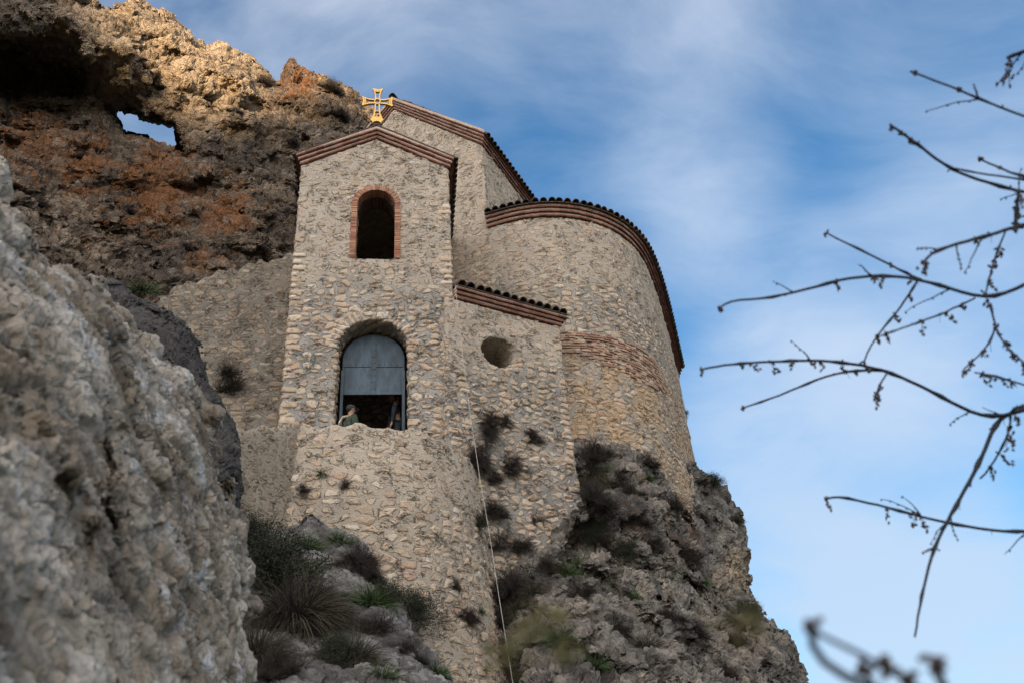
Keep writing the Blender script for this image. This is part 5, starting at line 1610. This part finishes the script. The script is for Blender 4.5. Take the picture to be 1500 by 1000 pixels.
# second twig, much closer, low right, far out of focus
SX, SY = atd(1420, 1080, 0.86)[:2]
shrub = empty('bare_shrub', (float(SX), float(SY), 0)); tag(shrub, 'very near blurred budding twig curling up at the bottom right corner', 'shrub')
for bi, (pts, w0, w1, buds) in enumerate([
    ([(1190, 915), (1165, 930), (1157, 955), (1165, 975), (1200, 985), (1250, 998), (1320, 1012), (1420, 1080)], 9, 12, [(0.0, 2.0)]),
    ([(1180, 918), (1225, 938), (1262, 962), (1300, 975), (1350, 1000), (1420, 1080)], 5, 9, [(.5, 2.4), (.65, 2.6), (.8, 2.6)]),
    ([(1370, 972), (1378, 990), (1390, 1030), (1420, 1080)], 10, 12, [(0.0, 2.6), (.15, 2.2)]),
    ([(1262, 975), (1270, 1000), (1300, 1040), (1420, 1080)], 8, 12, [(0.0, 2.6)]),
]):
    S_ = path3(pts, 0.80+0.03*bi, 0.86, 0.02, bi*1.3+9); n = len(S_)
    if n < 10: pass
    rad = [(w0+(w1-w0)*i/(n-1))*0.5*0.95/F_PX for i in range(n)]
    mb = MB(); mb.tube(S_, rad, 8, 0.2); bo = mb.build('branch', M_BARK, shrub, True)
    R2 = random.Random(bi+50)
    for fr, sz_ in buds:
        mb = MB()
        a = Vector(S_[min(n-1, int(fr*(n-1)))])
        for j in range(6): mb.ball(a+Vector((R2.gauss(0, 1), R2.gauss(0, 1), R2.gauss(0, 1)))*0.0036, 0.0032, 0.0032, 0.0058, 6, 5, axis=(R2.gauss(0, 1), R2.gauss(0, 1), R2.gauss(0, 1)), r=R2.random())
        mb.build('bud_cluster', M_BUD, bo, True)
mb = MB(); r_ = atd(1420, 1080, 0.86); mb.tube([r_, (SX+.02, SY, r_[2]-.3), (SX+.05, SY-.02, 0.6), (SX+.06, SY, -0.1)], [0.0042, 0.006, 0.009, 0.012], 8, 0.2)
mb.build('stem', M_BARK, shrub, True)

# blurred sprigs with young leaves right in front of the lens
for (u, v, d, sz_, lb) in ((792, 905, 0.72, 1.0, 'blurred brownish leafy sprig near the lens at bottom centre, the upper right of two'), (742, 948, 0.70, 0.8, 'blurred leafy sprig near the lens at bottom centre, the lower left of two'),
                           (1090, 908, 0.80, 0.9, 'blurred green leafy sprig close to the lens over the right rock edge'), (830, 955, 0.75, 0.5, 'small blurred leafy sprig close to the lens at the bottom right of centre')):
    P = atd(u, v, d); r = empty('leafy_sprig', (float(P[0]), float(P[1]), 0)); tag(r, lb, 'plant', 'blurred leafy sprigs close to the lens')
    mb = MB(); mb.tube([(P[0], P[1], -0.05), (P[0]+.01, P[1]+.01, 0.9), (P[0], P[1], P[2]-0.02)], [0.0028, 0.002, 0.0010], 6, 0.5)
    mb.build('stem', M_DRY, r, True)
    mb = MB(); R2 = random.Random(int(u))
    for j in range(int(42*sz_)):
        c = Vector(P)+Vector((R2.gauss(0, .009), R2.gauss(0, .009), R2.gauss(-.004, .006)))*sz_
        a_ = Vector((R2.gauss(0, 1), R2.gauss(0, 1), R2.gauss(0.4, 1))).normalized(); b_ = a_.cross(Vector((R2.gauss(0, 1), R2.gauss(0, 1), R2.gauss(0, 1)))).normalized()
        l_ = 0.012; n_ = a_.cross(b_)*0.0004
        ring_ = [c, c+a_*l_*.5+b_*l_*.25, c+a_*l_, c+a_*l_*.5-b_*l_*.25]
        mb.add([p-n_ for p in ring_]+[p+n_ for p in ring_], [(3, 2, 1, 0), (4, 5, 6, 7), (0, 1, 5, 4), (1, 2, 6, 5), (2, 3, 7, 6), (3, 0, 4, 7)], R2.random())
    mb.build('leaves', M_YEL, r)


# ------------------------------------------------------------------ people at the doorway
def skin_body(name, joints, edges, mat, parent, sub=2):
    me_ = bpy.data.meshes.new(name); me_.from_pydata([j[0] for j in joints], [], []); me_.edges.add(len(edges))
    for i, e in enumerate(edges): me_.edges[i].vertices = e
    me_.update()
    o = bpy.data.objects.new('tmp', me_); col.objects.link(o)
    m1 = o.modifiers.new('s', 'SKIN'); m2 = o.modifiers.new('u', 'SUBSURF'); m2.levels = sub
    for i, j in enumerate(joints):
        sv = me_.skin_vertices[0].data[i]; sv.radius = (j[1], j[2] if len(j) > 2 else j[1]); sv.use_root = (i == 0)
    d_ = bpy.context.evaluated_depsgraph_get(); d_.update(); res = bpy.data.meshes.new_from_object(o.evaluated_get(d_)); res.name = name
    bpy.data.objects.remove(o)
    res.polygons.foreach_set('use_smooth', np.ones(len(res.polygons), bool))
    co = np.empty(len(res.vertices)*3, np.float32); res.vertices.foreach_get('co', co)
    at = res.attributes.new('rest', 'FLOAT_VECTOR', 'POINT'); at.data.foreach_set('vector', co)
    at = res.attributes.new('rnd', 'FLOAT', 'POINT')
    o = bpy.data.objects.new(name, res); col.objects.link(o); res.materials.append(mat); o.parent = parent
    return o


def person(loc, yaw, lean, label, jacket, cap=None, stripes=False, strap=False, arms_down=False):
    r = empty('person', loc, yaw); tag(r, label, 'person')
    dx_, dz_ = (.18, .20) if arms_down else (0, 0)
    L_ = lean            # forward lean of the upper body (metres at shoulder height), facing +x
    J = [((0, 0, .95), .15, .12), ((L_*.4, 0, 1.18), .15, .12), ((L_*.9, 0, 1.40), .17, .12), ((L_*1.1, 0, 1.50), .065), ((L_*1.2, 0, 1.58), .075, .07), ((L_*1.25+.015, 0, 1.66), .10, .082), ((L_*1.27+.01, 0, 1.73), .075, .07)]
    E = [(0, 1), (1, 2), (2, 3), (3, 4), (4, 5), (5, 6)]
    for sg in (-1, 1):
        b = len(J); J += [((L_*.9, sg*.19, 1.40), .07), ((L_*.9+.05, sg*.25, 1.12), .05), ((L_*.9+.26-dx_, sg*.18, 1.02-dz_), .037), ((L_*.9+.34-dx_*1.3, sg*.17, 1.02-dz_*1.3), .034, .018)]
        E += [(2, b), (b, b+1), (b+1, b+2), (b+2, b+3)]
        for k, (dy, ln) in enumerate(((-.03, .07), (-.01, .08), (.01, .075), (.03, .06))):
            c = len(J); J += [((L_*.9+.38-dx_*1.45, sg*.17+dy, 1.018-dz_*1.45), .010), ((L_*.9+.38+ln*.6-dx_*1.6, sg*.17+dy*1.2, 1.008-dz_*1.6), .009), ((L_*.9+.38+ln-dx_*1.8, sg*.17+dy*1.2, .985-dz_*1.75), .008)]
            E += [(b+3, c), (c, c+1), (c+1, c+2)]
        c = len(J); J += [((L_*.9+.33-dx_*1.25, sg*.17-sg*.035, 1.03-dz_*1.25), .011), ((L_*.9+.37-dx_*1.4, sg*.17-sg*.055, 1.03-dz_*1.4), .009)]; E += [(b+3, c), (c, c+1)]
        b = len(J); J += [((0, sg*.10, .86), .10), ((.02, sg*.11, .48), .065), ((0, sg*.11, .09), .045), ((.16, sg*.12, .04), .045, .035)]
        E += [(0, b), (b, b+1), (b+1, b+2), (b+2, b+3)]
    body = skin_body('body', J, E, M_SKIN, r)
    hx = L_*1.27
    # face: nose, brows and ears joined into small skin-coloured parts of the body mesh
    bmh = bmesh.new(); bmh.from_mesh(body.data)
    for (x, y, z, s_) in ((hx+.105, 0, 1.655, .016), (hx-.0, .083, 1.655, .02), (hx-.0, -.083, 1.655, .02)):
        bmesh.ops.create_uvsphere(bmh, u_segments=8, v_segments=6, radius=s_, matrix=Matrix.Translation((x, y, z)))
    bmh.to_mesh(body.data); bmh.free()
    # jacket follows the torso and arms
    JJ = [((0, 0, .90), .175, .145), ((L_*.4, 0, 1.18), .17, .14), ((L_*.9, 0, 1.40), .185, .14), ((L_*1.05, 0, 1.475), .085)]; EE = [(0, 1), (1, 2), (2, 3)]
    for sg in (-1, 1):
        b = len(JJ); JJ += [((L_*.9, sg*.20, 1.395), .088), ((L_*.9+.05, sg*.26, 1.12), .066), ((L_*.9+.25-dx_, sg*.185, 1.025-dz_), .05)]; EE += [(2, b), (b, b+1), (b+1, b+2)]
    skin_body('jacket', JJ, EE, jacket, r)
    TT = [((0, 0, .93), .155, .13)]; ET = []
    for sg in (-1, 1):
        b = len(TT); TT += [((0, sg*.10, .84), .115), ((.02, sg*.11, .48), .08), ((0, sg*.11, .10), .065)]; ET += [(0, b), (b, b+1), (b+1, b+2)]
    skin_body('trousers', TT, ET, M_DARKCL, r)
    mb = MB()
    mb.ball((hx-.025, 0, 1.685), .098, .088, .095, 12, 8, r=0.1); mb.build('hair', M_HAIR, None, True).parent = r
    if cap:
        mb = MB(); mb.ball((hx-.005, 0, 1.715), .112, .096, .075, 14, 8, r=0.0)
        mb.hexa([(hx+.07, -.07, 1.70), (hx+.19, -.055, 1.685), (hx+.19, .055, 1.685), (hx+.07, .07, 1.70), (hx+.07, -.07, 1.715), (hx+.19, -.055, 1.695), (hx+.19, .055, 1.695), (hx+.07, .07, 1.715)], 0)
        mb.build('cap', cap, None, True).parent = r
    if strap:
        mb = MB()
        mb.tube([(L_*.9+.02, .05, 1.545), (L_*.9-.10, .17, 1.53), (L_*.9-.13, .27, 1.44), (L_*.9-.12, .32, 1.32)], [.026, .034, .036, .022], 8, 0.0)
        mb.build('scarf', M_PALECL, None, True).parent = r
    if stripes:
        mb = MB()
        for dz in (0, .045, .09):
            mb.tube([(L_*.9-.07, .262, 1.43-dz), (L_*.9+.0, .292, 1.40-dz), (L_*.9+.07, .275, 1.36-dz)], [.008]*3, 6, 0.0)
            mb.tube([(L_*.9-.07, -.262, 1.43-dz), (L_*.9+.0, -.292, 1.40-dz), (L_*.9+.07, -.275, 1.36-dz)], [.008]*3, 6, 0.0)
        mb.build('sleeve_stripes', M_PALECL, None, True).parent = r
    return r


P1 = onpl(511, 592, TA, Tn, 1.15)
person((float(P1[0]), float(P1[1]), float(P1[2])-1.79), radians(35), 0.05, 'person in a dark cap and green camouflage jacket standing behind the parapet below the shutter', M_CAMO, cap=M_CAP, strap=True)
P2 = onpl(582, 590, TA, Tn, -1.15)
person((float(P2[0]), float(P2[1]), float(P2[2])-1.50), radians(200), 0.10, 'person in a dark jacket with pale sleeve stripes standing in the shadow inside the doorway', M_DARKCL, stripes=True, arms_down=True)
